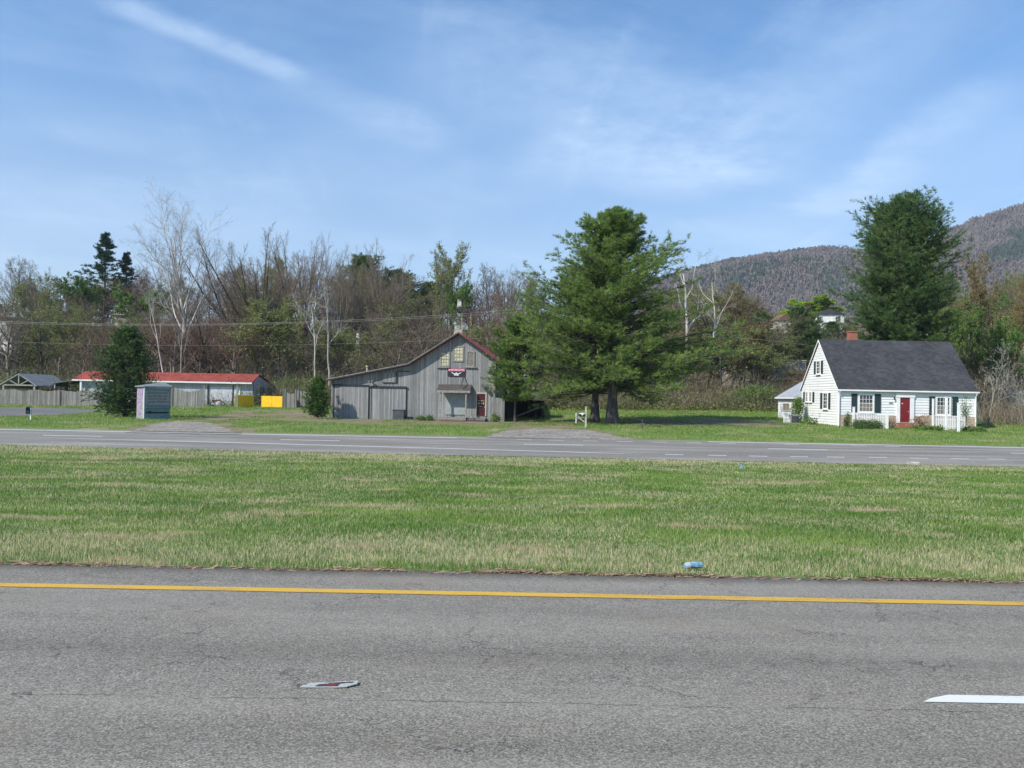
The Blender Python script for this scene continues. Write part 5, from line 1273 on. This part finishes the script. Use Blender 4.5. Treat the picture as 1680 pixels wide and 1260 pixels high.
# things by the house
x = FX(1303, 70); ac = thing('air_conditioner', (x, 70, Gf(x, 70)), 'grey air conditioning unit beside the white house gable', 'air conditioner')
m = MB(); m.box(-.33, .33, -.33, .33, .06, .70); m.build('case', M['grey'], ac, .02); m = MB(); [m.box(-.29, .29, -.345, -.331, .1 + i * .06, .125 + i * .06) for i in range(9)]; m.build('grille', M['black'], ac); m = MB(); m.box(-.36, .36, -.36, .36, .701, .73); m.tube([(0, 0, .73), (0, 0, .75)], .25, 14); m.build('top_cover', M['chrome'], ac); m = MB(); m.box(-.4, .4, -.4, .4, -.05, .059); m.build('pad', M['concrete'], ac)
picket_fence('picket_fence', FX(1287, 70), FX(1297, 70), 70, lambda t: .95, .06, .06, M['white'], 'tiny white picket screen next to the air conditioning unit', True, posts=[(0, 1.0, .08), (1, 1.0, .08)])
picket_fence('picket_fence', FX(1401, 63.3), FX(1457, 63.3), 63.3, lambda t: 1.17, .07, .065, M['white'], 'white picket fence section under the left front window', True, posts=[(0, 1.62, .14), (.99, 1.22, .12)])
picket_fence('picket_fence', FX(1531, 63.8), FX(1585, 63.8), 63.8, lambda t: 1.05, .07, .065, M['white'], 'white picket fence section under the right front window', True, posts=[(0, 2.35, .12)])
for px, D, h, lab in ((1553, 62.6, 2.5, 'tall white post before the right front window'), (1573.5, 60.8, 2.1, 'white post nearest the lawn at the right end of the house')):
    x = FX(px, D); o = thing('fence_post', (x, D, Gf(x, D)), lab, 'post'); m = MB(); m.box(-.08, .08, -.08, .08, -.1, h); m.build('shaft', M['white'], o); m = MB(); m.box(-.10, .10, -.10, .10, h + .001, h + .05); m.build('cap', M['white'], o)
shrub('boxwood_shrub', 1424, 62.7, [(-.55, 0, .34, .6, .45, .36), (.35, 0, .32, .75, .45, .34)], 6000, .06, M['cedar'], M['twig'], 'low dark green boxwood in front of the left picket fence', 'shrub', 11)
shrub('dry_shrub', 1512, 64.3, [(-.5, 0, .45, .5, .4, .45), (.35, 0, .5, .5, .4, .55)], 1800, .07, M['deadleaf'], M['twig'], 'brown dried shrub to the right of the red door', 'shrub', 12, ns=40)
shrub('dry_shrub', 1462, 64.6, [(0, 0, .4, .35, .3, .45)], 900, .07, M['deadleaf'], M['twig'], 'small brown shrub to the left of the red door', 'shrub', 13, ns=26)
for i, (px, D, lab) in enumerate(((1515, 62.4, 'clump of bluish green flower leaves below the dried shrub'), (1537, 62.2, 'clump of bluish green leaves at the foot of the right picket fence'), (1588, 61.6, 'clump of bluish green leaves right of the nearest white post'), (1606, 61.9, 'low clump of bluish leaves farthest right along the house'))):
    shrub('leaf_clump', px, D, [(0, 0, .14, .55, .35, .18)], 1000, .10, M['arbor'], M['leafgreen'], lab, 'plant', 20 + i)
shrub('climbing_shrub', 1309, 72.5, [(0, 0, .9, .5, .4, .9), (.1, 0, 1.7, .4, .35, .5)], 3500, .08, M['leafgreen'], M['twig'], 'tall leafy green shrub at the rear corner of the gable wall', 'shrub', 14)
shrub('trailing_vine', 1336, 65.9 + 3, [(-.4, -.2, .3, .3, 1.3, .35)], 700, .08, M['cedar'], M['twig'], 'scraggly vine along the foot of the gable wall', 'vine', 15, ns=20)
shrub('rose_bush', 1580, 64.6, [(0, 0, 1.0, .45, .35, 1.0), (.2, 0, 2.0, .45, .3, .6)], 900, .07, M['leafgreen'], M['twigwhite'], 'thin climbing rose at the right front corner of the house', 'shrub', 16, ns=50)
shrub('corner_shrub', 1392, 64.9, [(0, 0, .5, .25, .25, .55)], 1000, .07, M['cedar'], M['twig'], 'narrow green shrub in front of the tan stone base', 'shrub', 17)
for i, (px, py, lab) in enumerate(((1215, 662, 'bright green bush left of the rear wing of the white house'), (1245, 655, 'bright green bush touching the rear wing roof'), (1235, 640, 'green bush higher on the bank behind the lawn'), (1060, 665, 'fresh green bush right of the big pine trunk'), (935, 650, 'yellow green bush between the open shed and the mailbox'), (20, 628, 'bright green bush behind the pavilion at far left'), (460, 628, 'green bush behind the gable end of the long shed'), (485, 622, 'green bush left of the pointed green bush'))):
    D = 100 if px > 900 else 108; shrub('green_bush', px, D, [(0, 0, 1.1, 1.9, 1.2, 1.2), (1.0, 0, 1.6, 1.3, 1, 1.1), (-1.1, 0, .8, 1.2, 1, .9)], 4500, .13, M['leafgreen'], M['twig'], lab, 'bush', 30 + i, spread=.3)

# ================================================================== hillside buildings, wall, bank
def hill_house(name, px0, px1, ptop, pbot, D, wallm, roofm, label, depth=7, ridge=.35, rz=0., win=1):
    k = D / F; x = FX((px0 + px1) / 2, D); zb = CAM.z + (650 - yc(px0, pbot)) * k; zt = CAM.z + (650 - yc(px0, ptop)) * k; w = (px1 - px0) * k / 2; h = zt - zb; g = float(Gh(x, D)) - 1.2; base = min(g, zb)
    o = thing(name, (x, D, base), label, 'house', rz); hb = zb - base; he = hb + h * (1 - ridge)
    m = MB(); m.box(-w, w, 0, depth, 0, he); m.build('wall', wallm, o)
    m = MB(); m.prism([(-w - .3, he - .05), (w + .3, he - .05), (0, hb + h)], -.4, depth + .4); m.build('roof', roofm, o)
    for i in range(win):
        u = -w * .6 + i * (w * 1.2 / max(1, win - 1)) if win > 1 else 0
        window(o, FRONT, u - .45, u + .45, hb + h * .15, hb + h * .5, 2, 2, M['glass'], M['white'], .08, .03, False)
    return o
hill_house('hillside_house', 1334, 1382, 506, 531, 180, M['white'], M['shingle'], 'white house with dark low roof on the hill behind the evergreens', 9, .35, rad(-12), 2)
hill_house('hillside_house', 1274, 1298, 514, 529, 185, M['offwhite'], M['brownroof'], 'house with brown roof on the hill left of the white hillside house', 8, .7, 0, 1)
hill_house('hillside_house', 186, 232, 503, 522, 150, M['offwhite'], M['white'], 'white roofed house seen between trunks below the dark spruce', 8, .7, 0, 2)
put('bud', 'budding_tree', 205, 520, 128, 'low budding tree in front of the white roofed house below the spruce', 'tree', width=1.1)
put('wide', 'bare_tree', 232, 500, 124, 'low bare tree at the right side of the white roofed house', 'tree', width=.9)
put('evergreen', 'evergreen_tree', 1364, 531, 160, 'low evergreen under the front wall of the white hillside house', 'evergreen tree', width=.9)
put('bud', 'budding_tree', 1388, 525, 158, 'pale budding tree at the right side of the white hillside house', 'tree', width=.7)
hill_house('hillside_house', -12, 17, 510, 530, 146, M['white'], M['white'], 'white house cut by the left edge of the frame', 8, .5, 0, 1)
hill_house('hillside_house', 512, 556, 504, 529, 146, M['offwhite'], M['tin'], 'pale house hidden behind the forked white trunks', 8, .35, 0, 3)
hill_house('hillside_house', 1500, 1522, 522, 536, 150, M['white'], M['brownroof'], 'small white building glimpsed under the tall rear pine', 6, .3, 0, 1)
hill_house('hillside_shed', 1668, 1700, 641, 657, 97, M['teal_tin'], M['teal_tin'], 'pale teal shed cut by the right edge of the frame', 2, .3, 0, 0)
put('wide2', 'bare_tree', 516, 500, 122, 'low reddish bare tree in front of the pale house behind the forked white trunks', 'tree', width=1.1)
put('bud', 'budding_tree', 545, 528, 118, 'low budding tree below the pale house behind the forked white trunks', 'tree', width=1.2)
# white chimney ruin
D = 150; x = FX(749, D); base = float(Gh(x, D)) - .5; k = D / F; ztop = CAM.z + (650 - yc(749, 493)) * k - base
cm = thing('stone_chimney', (x, D, base), 'tall tapering white chimney standing on the slope above the barn ridge', 'chimney')
m = MB(); m.hexa([(-1.0, 0, 0), (.9, 0, 0), (.9, 1.6, 0), (-1.0, 1.6, 0), (-.1, 0, ztop), (.55, 0, ztop), (.55, 1.0, ztop), (-.1, 1.0, ztop)]); m.build('stack', paint('whitewashed_stone', (.66, .64, .58), .9, .25, 1.5), cm)
m = MB(); m.box(-.18, .63, -.08, 1.08, ztop + .001, ztop + .2); m.build('cap', M['offwhite'], cm)
D = 149; x = FX(764, D); base = float(Gh(x, D)) - .5; pf = thing('porch_ruin', (x, D, base), 'dark roofed porch with white posts right of the tapering chimney', 'porch'); zt = CAM.z + (650 - yc(764, 513)) * k - base
for dx in (-.9, .7): m = MB(); m.box(dx - .15, dx + .15, 0, .3, 0, zt); m.build('post', M['offwhite'], pf)
m = MB(); m.prism([(-1.6, zt), (1.4, zt), (1.2, zt + .5), (-1.3, zt + .9)], -.2, 2.5); m.build('roof', M['darktrim'], pf)
D = 120; x = FX(586.5, D); base = float(Gh(x, D)) - .3; k = D / F; zt = CAM.z + (650 - yc(586, 547)) * k - base; hb = CAM.z + (650 - yc(586, 569)) * k - base
tk = thing('white_tank', (x, D, base), 'small white tank on legs among the trees left of the barn roof', 'tank'); m = MB(); m.tube([(0, 0, hb), (0, 0, hb + .2), (0, 0, zt - .3), (0, 0, zt)], .38, 12, .30); m.build('shell', paint('chalky_white', (.62, .61, .58), .9, .3, 3), tk)
for a in (-.25, .25): m = MB(); m.box(a - .04, a + .04, -.05, .05, 0, hb); m.build('leg', M['grey'], tk)
# road bank and retaining wall at right
D = 118; xa, xb = FX(1186, D), FX(1322, D); g = float(Gh((xa + xb) / 2, D)); k = D / F
zt = CAM.z + (650 - yc(1250, 590)) * k; rw = thing('retaining_wall', ((xa + xb) / 2, D, g - 1), 'stained pale retaining wall with rail on the bank behind the lawn', 'wall'); h = zt - g + 1; w = (xb - xa) / 2
m = MB(); m.box(-w, w, 0, .5, 0, h - .1); m.build('wall_face', M['concrete'], rw); m = MB(); m.box(-w - .05, w + .05, -.08, .6, h - .099, h + .06); m.build('coping', M['offwhite'], rw)
def mound(name, px, py, D, w, h, mat):
    x = FX(px, D); n = 24; V = []
    for j in range(n):
        for i in range(n):
            u, v = i / (n - 1) * 2 - 1, j / (n - 1) * 2 - 1; r = math.hypot(u, v); q = max(0, 1 - r * r) ** 1.2
            V.append((x + u * w, D + v * w * .6, float(Gh(x + u * w, D + v * w * .6)) + h * q * (1 + .25 * (vnoise(u * 4, v * 4, 1, 3) - .5)) - .3 * (1 - q)))
    i = (np.arange(n - 1)[:, None] * n + np.arange(n - 1)[None, :]).ravel(); return tag(link(name, mesh_np(name, np.array(V), [np.stack([i, i + 1, i + 1 + n, i + n], 1)], mats=[mat])), kind='structure')
mound('clay_bank', 1232, 572, 136, 4.5, (CAM.z + (650 - yc(1232, 571)) / F * 136) - float(Gh(FX(1232, 136), 136)), M['clay'])

# ================================================================== utility pole and wires
D = 84; x = FX(861, D); z0 = Gf(x, D); ztop = pt(861, 498, D).z
up_ = thing('utility_pole', (x, D, z0), 'grey utility pole half hidden by the left side of the big pine', 'utility pole')
m = MB(); m.tube([(0, 0, -.3), (0, 0, ztop - z0)], .16, 10, .11); m.build('shaft', M['trimwood'], up_)
m = MB(); m.box(-.06, .06, -.9, .9, ztop - z0 - .6, ztop - z0 - .48); m.build('crossarm', M['trimwood'], up_)
for y in (-.8, .8): m = MB(); m.tube([(0, y, ztop - z0 - .479), (0, y, ztop - z0 - .33)], .05, 8); m.build('insulator', M['white'], up_)
m = MB(); m.tube([(.28, 0, ztop - z0 - 2.4), (.28, 0, ztop - z0 - 1.5)], .22, 10); m.build('transformer', M['grey'], up_)
def wire(name, pts, D, r, label, group=None, n=40, dy=0):
    """through photo points at constant distance"""
    P = [pt(a, b, D) for a, b in pts]; xs_ = np.array([p.x for p in P]); zs_ = np.array([p.z for p in P]); c = np.polyfit(xs_, zs_, 2)
    X = np.linspace(xs_[0], xs_[-1], n); m = MB(); m.tube([(q, D + dy, float(np.polyval(c, q))) for q in X], r, 4)
    o = m.build(name, M['wire'], None); return tag(o, label, 'wire', group)
wire('power_line', [(-160, 520), (0, 526), (250, 533), (500, 528), (700, 518), (861, 507)], 84, .013, 'upper of the two long power lines ending at the pole by the pine')
wire('power_line', [(-160, 523), (0, 529), (250, 534.5), (500, 530), (700, 521), (861, 511)], 84, .011, 'lower of the two long power lines ending at the pole by the pine')
wire('service_wire', [(-160, 553), (0, 559), (250, 566), (480, 566), (690, 561), (861, 550)], 84, .007, 'thin single wire strung low across the wood above the shed')
wire('service_wire', [(861, 520), (1000, 534), (1130, 545), (1240, 556), (1400, 575)], 84, .009, 'thin faint wire running from the pole right across the wood')

# ================================================================== road litter
x, y = gp(540, 1131); rl = thing('flattened_carton', (x, y, .024), 'flattened white and dark red carton lying on the near lane', 'litter', rad(2), None, 1.35)
def flat(pts, z, th, mat, name, seed=1, tilt=.02):
    r = random.Random(seed); m = MB(); P = []
    for i in range(len(pts)):
        a, b = pts[i], pts[(i + 1) % len(pts)]
        for k in range(5):
            P.append((a[0] + (b[0] - a[0]) * k / 5 + r.uniform(-.003, .003), a[1] + (b[1] - a[1]) * k / 5 + r.uniform(-.003, .003)))
    n = len(P); zt = lambda x, y: z + th + max(0, x) * tilt * 2 + max(0, y) * tilt * 3
    top = [(x, y, zt(x, y)) for x, y in P]; bot = [(x, y, zt(x, y) - th) for x, y in P]; m.poly(top); m.poly(bot[::-1])
    for i in range(n): j = (i + 1) % n; m.poly([bot[i], bot[j], top[j], top[i]])
    return m.build(name, mat, rl)
wornw = linepaint('scuffed_card', (.36, .38, .36), .53, (.20, .19, .18)); wornd = linepaint('scuffed_print', (.06, .035, .045), .60, (.30, .30, .30))
flat([(-.15, -.035), (.10, -.038), (.12, -.02), (.155, .0), (.150, .045), (.05, .042), (.0, .030), (-.06, .034), (-.11, .022), (-.125, .0), (-.145, -.012)], 0, .004, wornw, 'card', 1)
flat([(-.075, -.028), (.05, -.030), (.06, .004), (.13, .016), (.128, .026), (.02, .030), (-.03, .024), (-.055, .006)], .0045, .001, wornd, 'printed_panel', 2)
flat([(-.02, -.026), (.035, -.026), (.042, .012), (-.005, .016)], .006, .0008, linepaint('scuffed_red', (.16, .03, .035), .62, (.3, .28, .28)), 'red_patch', 3)
x, y = gp(1137, 939); bw = thing('crushed_cup', (x, y, .02), 'crushed light blue cup lying in the grass edge by the near road', 'litter', rad(15))
m = MB(); rr3 = random.Random(3); pts_ = [(-.115, 0, .04), (-.05, 0, .05), (.0, 0, .055), (.06, 0, .05), (.11, 0, .05)]
m.tube(pts_, .035, 10, .048); 
for i, v in enumerate(m.v): m.v[i] = (v[0] + rr3.uniform(-.007, .007), v[1] + rr3.uniform(-.007, .007), max(.002, v[2] * .95 + rr3.uniform(-.007, .007)))
m.build('body', M['bluewrap'], bw); m = MB(); m.tube([(-.11, 0, .042), (-.05, 0, .05)], .040, 10, .044); m.build('label_band', M['whitewrap'], bw)
x, y = gp(1216, 772.5); o = thing('plastic_scrap', (x, y, Gf(x, y) + .10), 'tiny pale blue scrap in the far part of the median grass', 'litter'); m = MB(); m.hexa([(-.07, 0, 0), (.06, -.03, 0), (.08, .03, .02), (-.05, .04, .0), (-.06, 0, .10), (.05, -.02, .13), (.06, .02, .11), (-.04, .03, .12)]); m.build('scrap', M['bluewrap'], o)
x, y = gp(1498, 762.5); o = thing('drain_stone', (x, y, Gf(x, y)), 'pale grey concrete block at the far edge of the median', 'block'); m = MB(); m.box(-.25, .25, -.12, .12, -.05, .13); m.build('block', M['concrete'], o, .03)

# ================================================================== mountain
rx_ = 0
rx = np.array([-2500, -900, -300, 0, 150, 265, 386, 507, 560, 618, 728, 772, 838, 926, 1100, 1500, 2600.])
rz_ = np.array([60, 70, 95, 130, 170, 225, 262, 280, 286, 282, 296, 318, 345, 374, 440, 500, 420.])
Xm = np.arange(-1500, 2500, 9.); Ym = np.arange(480, 2100, 9.)
XX, YY = np.meshgrid(Xm, Ym)
def mz(XX, YY):
    """ridge heights follow lines of sight so the crest keeps its run behind the valley"""
    r = np.interp(XX, rx, rz_) * np.clip(1 - np.abs(YY - 1500) / 1500 * .2, .7, 1)
    t = np.clip((YY - 520) / 980, 0, 1); s = t ** 1.25
    back = np.clip((YY - 1500) / 600, 0, 1)
    n = (fbm(XX, YY, 330, 71, 4) - .5) * 150 * np.sin(np.pi * np.clip(t, 0, 1)) * np.clip(t * 2, 0, 1)
    n2 = (fbm(XX, YY, 60, 72, 3) - .5) * 10
    return 20 + (r - 30) * s * (1 - .4 * back) + n + n2 * np.clip(t * 3, 0, 1) + (rsm.rand(*XX.shape) - .5) * 5.0
rsm = np.random.RandomState(9)
ZM = mz(XX, YY)
struct('mountain', grid_mesh('mountain', Xm, Ym, ZM, M['mountain']))
n = 90000; Xf = 120 + 1330 * rsm.rand(n); Yf = 560 + 980 * rsm.rand(n) ** .8
k = (Xf < Yf * .66 + 30) & (Xf > Yf * .08); Xf, Yf = Xf[k], Yf[k]; n = len(Xf)
ix = ((Xf + 1500) / 9.); iy = ((Yf - 480) / 9.); i0 = ix.astype(int); j0 = iy.astype(int); fx = ix - i0; fy = iy - j0
Zf = (ZM[j0, i0] * (1 - fx) + ZM[j0, i0 + 1] * fx) * (1 - fy) + (ZM[j0 + 1, i0] * (1 - fx) + ZM[j0 + 1, i0 + 1] * fx) * fy
P = np.stack([Xf, Yf, Zf - 1], 1); K = 4; base = np.repeat(P, K, 0); h = np.repeat(5 + 7 * rsm.rand(n), K)
e = base + np.stack([rsm.randn(n * K) * 2.0, rsm.randn(n * K) * 2.0, h * (.5 + .5 * rsm.rand(n * K))], 1)
V, f = twigs_np(e, base, np.repeat(1.5 + 1.2 * rsm.rand(n), K), rsm)
dk = fbm(Xf, Yf * 2, 170, 75, 4) + .12 * rsm.rand(n); pv_ = np.where(dk > .70, .97, rsm.rand(n) * .8 * .6 + .2)
tag(link('mountain_forest', mesh_np('mountain_forest', V, [f], np.repeat(np.repeat(pv_, K), 3), [M['mtree']])), 'bare brown forest with darker pine patches covering the mountain', 'forest', kind='stuff')

# ================================================================== air
m = MB(); m.box(-2620, 2700, -70, 2200, -2, 490)
t = bpy.data.materials.new('haze'); t.use_nodes = True; nt = t.node_tree
for nd in list(nt.nodes):
    if nd.type != 'OUTPUT_MATERIAL': nt.nodes.remove(nd)
vp = nt.nodes.new('ShaderNodeVolumePrincipled'); vp.inputs['Color'].default_value = (.74, .86, 1., 1); vp.inputs['Density'].default_value = .00015; vp.inputs['Anisotropy'].default_value = .2
nt.links.new(vp.outputs[0], nt.nodes['Material Output'].inputs['Volume'])
hz_ = m.build('haze', t); tag(hz_, kind='stuff')

# ================================================================== sky, sun, camera
EL, AZ = 41., 53.       # sun height; degrees round to the left from straight behind the camera
sd = Vector((-math.sin(rad(AZ)) * math.cos(rad(EL)), -math.cos(rad(AZ)) * math.cos(rad(EL)), math.sin(rad(EL))))
sun = bpy.data.lights.new('sun', 'SUN'); sun.energy = 4.2; sun.angle = rad(.5); sun.color = (1., .945, .85)
so = bpy.data.objects.new('sun', sun); col.objects.link(so); so.rotation_euler = sd.to_track_quat('Z', 'Y').to_euler()
w = bpy.data.worlds.new('World'); scene.world = w; w.use_nodes = True; nt = w.node_tree; bg = nt.nodes['Background']
sky = nt.nodes.new('ShaderNodeTexSky'); sky.sky_type = 'NISHITA'; sky.sun_disc = False; sky.sun_elevation = rad(EL)
sky.sun_rotation = math.atan2(sd.x, sd.y); sky.air_density = 1.0; sky.dust_density = .3; sky.ozone_density = 4.0
N = nt.nodes; Lk = nt.links
tc = N.new('ShaderNodeTexCoord'); sp = N.new('ShaderNodeSeparateXYZ'); Lk.new(tc.outputs['Generated'], sp.inputs[0])
def wm(op, a, b=0., c=0.):
    n = N.new('ShaderNodeMath'); n.operation = op
    for i, q in enumerate((a, b, c)):
        if isinstance(q, bpy.types.NodeSocket): Lk.new(q, n.inputs[i])
        else: n.inputs[i].default_value = q
    return n.outputs[0]
def wmr(v, a, b, c=0., d=1.):
    n = N.new('ShaderNodeMapRange'); n.interpolation_type = 'SMOOTHSTEP'
    for i, q in enumerate((v, a, b, c, d)):
        if isinstance(q, bpy.types.NodeSocket): Lk.new(q, n.inputs[i])
        else: n.inputs[i].default_value = q
    return n.outputs[0]
zz = wm('ADD', wm('MAXIMUM', sp.outputs[2], 0.), .10)
U = wm('DIVIDE', sp.outputs[0], zz); V_ = wm('DIVIDE', sp.outputs[1], zz)
def plane(px, py):
    v = (fwd + rt * ((px - 840) / F) - up * ((py - 630) / F)).normalized(); return (v.x / (v.z + .10), v.y / (v.z + .10))
def wnoise(su, sv, ang, scale, detail, rough=.6, dist=0.):
    c, s = math.cos(ang), math.sin(ang); a = wm('ADD', wm('MULTIPLY', U, c * su), wm('MULTIPLY', V_, s * su)); b = wm('ADD', wm('MULTIPLY', U, -s * sv), wm('MULTIPLY', V_, c * sv))
    cb = N.new('ShaderNodeCombineXYZ'); Lk.new(a, cb.inputs[0]); Lk.new(b, cb.inputs[1]); n = N.new('ShaderNodeTexNoise'); Lk.new(cb.outputs[0], n.inputs['Vector'])
    n.inputs['Scale'].default_value = scale; n.inputs['Detail'].default_value = detail; n.inputs['Roughness'].default_value = rough; n.inputs['Distortion'].default_value = dist; return n.outputs['Fac']
nA = wnoise(1, 1, .3, 1.6, 6, .65, .4); nB = wnoise(.35, 1.6, .5, 1.1, 6, .6, .3); nC = wnoise(1, 1, 0, 7, 5, .7)
def streak(p1, p2, wid, strength, soft=1.0):
    """a thin high cloud band along a line in the cloud layer; its width and density drift with noise"""
    a, b = Vector(plane(*p1)), Vector(plane(*p2)); d = (b - a); Ln = d.length; d.normalize()
    du = wm('SUBTRACT', U, a.x); dv = wm('SUBTRACT', V_, a.y)
    al = wm('ADD', wm('MULTIPLY', du, d.x), wm('MULTIPLY', dv, d.y)); pe = wm('ADD', wm('MULTIPLY', du, -d.y), wm('MULTIPLY', dv, d.x))
    pe = wm('ADD', pe, wm('MULTIPLY', wm('SUBTRACT', nA, .5), wid * 1.1)); pe = wm('ADD', pe, wm('MULTIPLY', wm('SUBTRACT', nC, .5), wid * .5))
    q = wmr(wm('ABSOLUTE', pe), wid * .1, wid, 1, 0)
    e = wm('MULTIPLY', wmr(al, -Ln * .15, Ln * .1), wmr(al, Ln * .85, Ln * 1.2, 1, 0))
    return wm('MULTIPLY', wm('MULTIPLY', q, e), wm('MULTIPLY', wmr(nC, .2, .75, .45, 1.), strength))
S = [streak((190, 5), (475, 122), .075, .50), streak((475, 122), (720, 232), .16, .20), streak((740, 60), (1180, 300), .40, .30), streak((880, 250), (1190, 300), .34, .30),
     streak((1180, 290), (1540, -40), .30, .30), streak((1335, 350), (1450, 275), .20, .34), streak((1450, 275), (1620, 135), .16, .22), streak((1230, 390), (1680, 190), .5, .20),
     streak((0, 330), (500, 360), .6, .22), streak((220, 50), (290, 130), .10, .12), streak((560, 200), (860, 330), .6, .16)]
cl = S[0]
for s_ in S[1:]: cl = wm('ADD', cl, s_)
d_ = Vector(plane(1540, -40)) - Vector(plane(1180, 290)); nD = wnoise(.3, 3.2, math.atan2(d_.y, d_.x), 1.6, 6, .62, .25)
wisp = wm('MULTIPLY', wmr(nD, .52, .78), wm('MULTIPLY', wmr(nA, .35, .65), .26))
cl = wm('ADD', cl, wisp)
veil = wm('MULTIPLY', wmr(wm('ADD', wm('MULTIPLY', nB, .6), wm('MULTIPLY', nA, .4)), .42, .78), .22)
low = wmr(sp.outputs[2], .02, .45, .28, 0)
cl = wm('MINIMUM', wm('ADD', wm('ADD', wm('MULTIPLY', cl, .72), veil), low), .85)
mx = N.new('ShaderNodeMix'); mx.data_type = 'RGBA'; Lk.new(cl, mx.inputs[0])
tint = N.new('ShaderNodeMix'); tint.data_type = 'RGBA'; tint.blend_type = 'MULTIPLY'; tint.inputs[0].default_value = 1; Lk.new(sky.outputs[0], tint.inputs[6]); tm_ = N.new('ShaderNodeMix'); tm_.data_type = 'RGBA'; Lk.new(wmr(sp.outputs[2], .05, .42), tm_.inputs[0]); tm_.inputs[6].default_value = (.98, .98, 1.02, 1); tm_.inputs[7].default_value = (.77, 1.10, 1.27, 1); Lk.new(tm_.outputs[2], tint.inputs[7])
Lk.new(tint.outputs[2], mx.inputs[6]); mx.inputs[7].default_value = (6.1, 7.4, 8.9, 1)
Lk.new(mx.outputs[2], bg.inputs['Color']); bg.inputs['Strength'].default_value = .106

cam = bpy.data.cameras.new('camera'); co = bpy.data.objects.new('camera', cam); col.objects.link(co); scene.camera = co
cam.sensor_width = 36; cam.sensor_fit = 'HORIZONTAL'; cam.lens = F / 1680 * 36; cam.clip_start = .1; cam.clip_end = 6000
Mc = Matrix(((rt.x, up.x, -fwd.x, CAM.x), (rt.y, up.y, -fwd.y, CAM.y), (rt.z, up.z, -fwd.z, CAM.z), (0, 0, 0, 1))); co.matrix_world = Mc
scene.view_settings.view_transform = 'Standard'; scene.view_settings.look = 'None'; scene.view_settings.exposure = .5; scene.view_settings.gamma = 1
scene.cycles.max_bounces = 8; scene.cycles.transparent_max_bounces = 8; scene.cycles.volume_bounces = 0; scene.cycles.use_adaptive_sampling = True
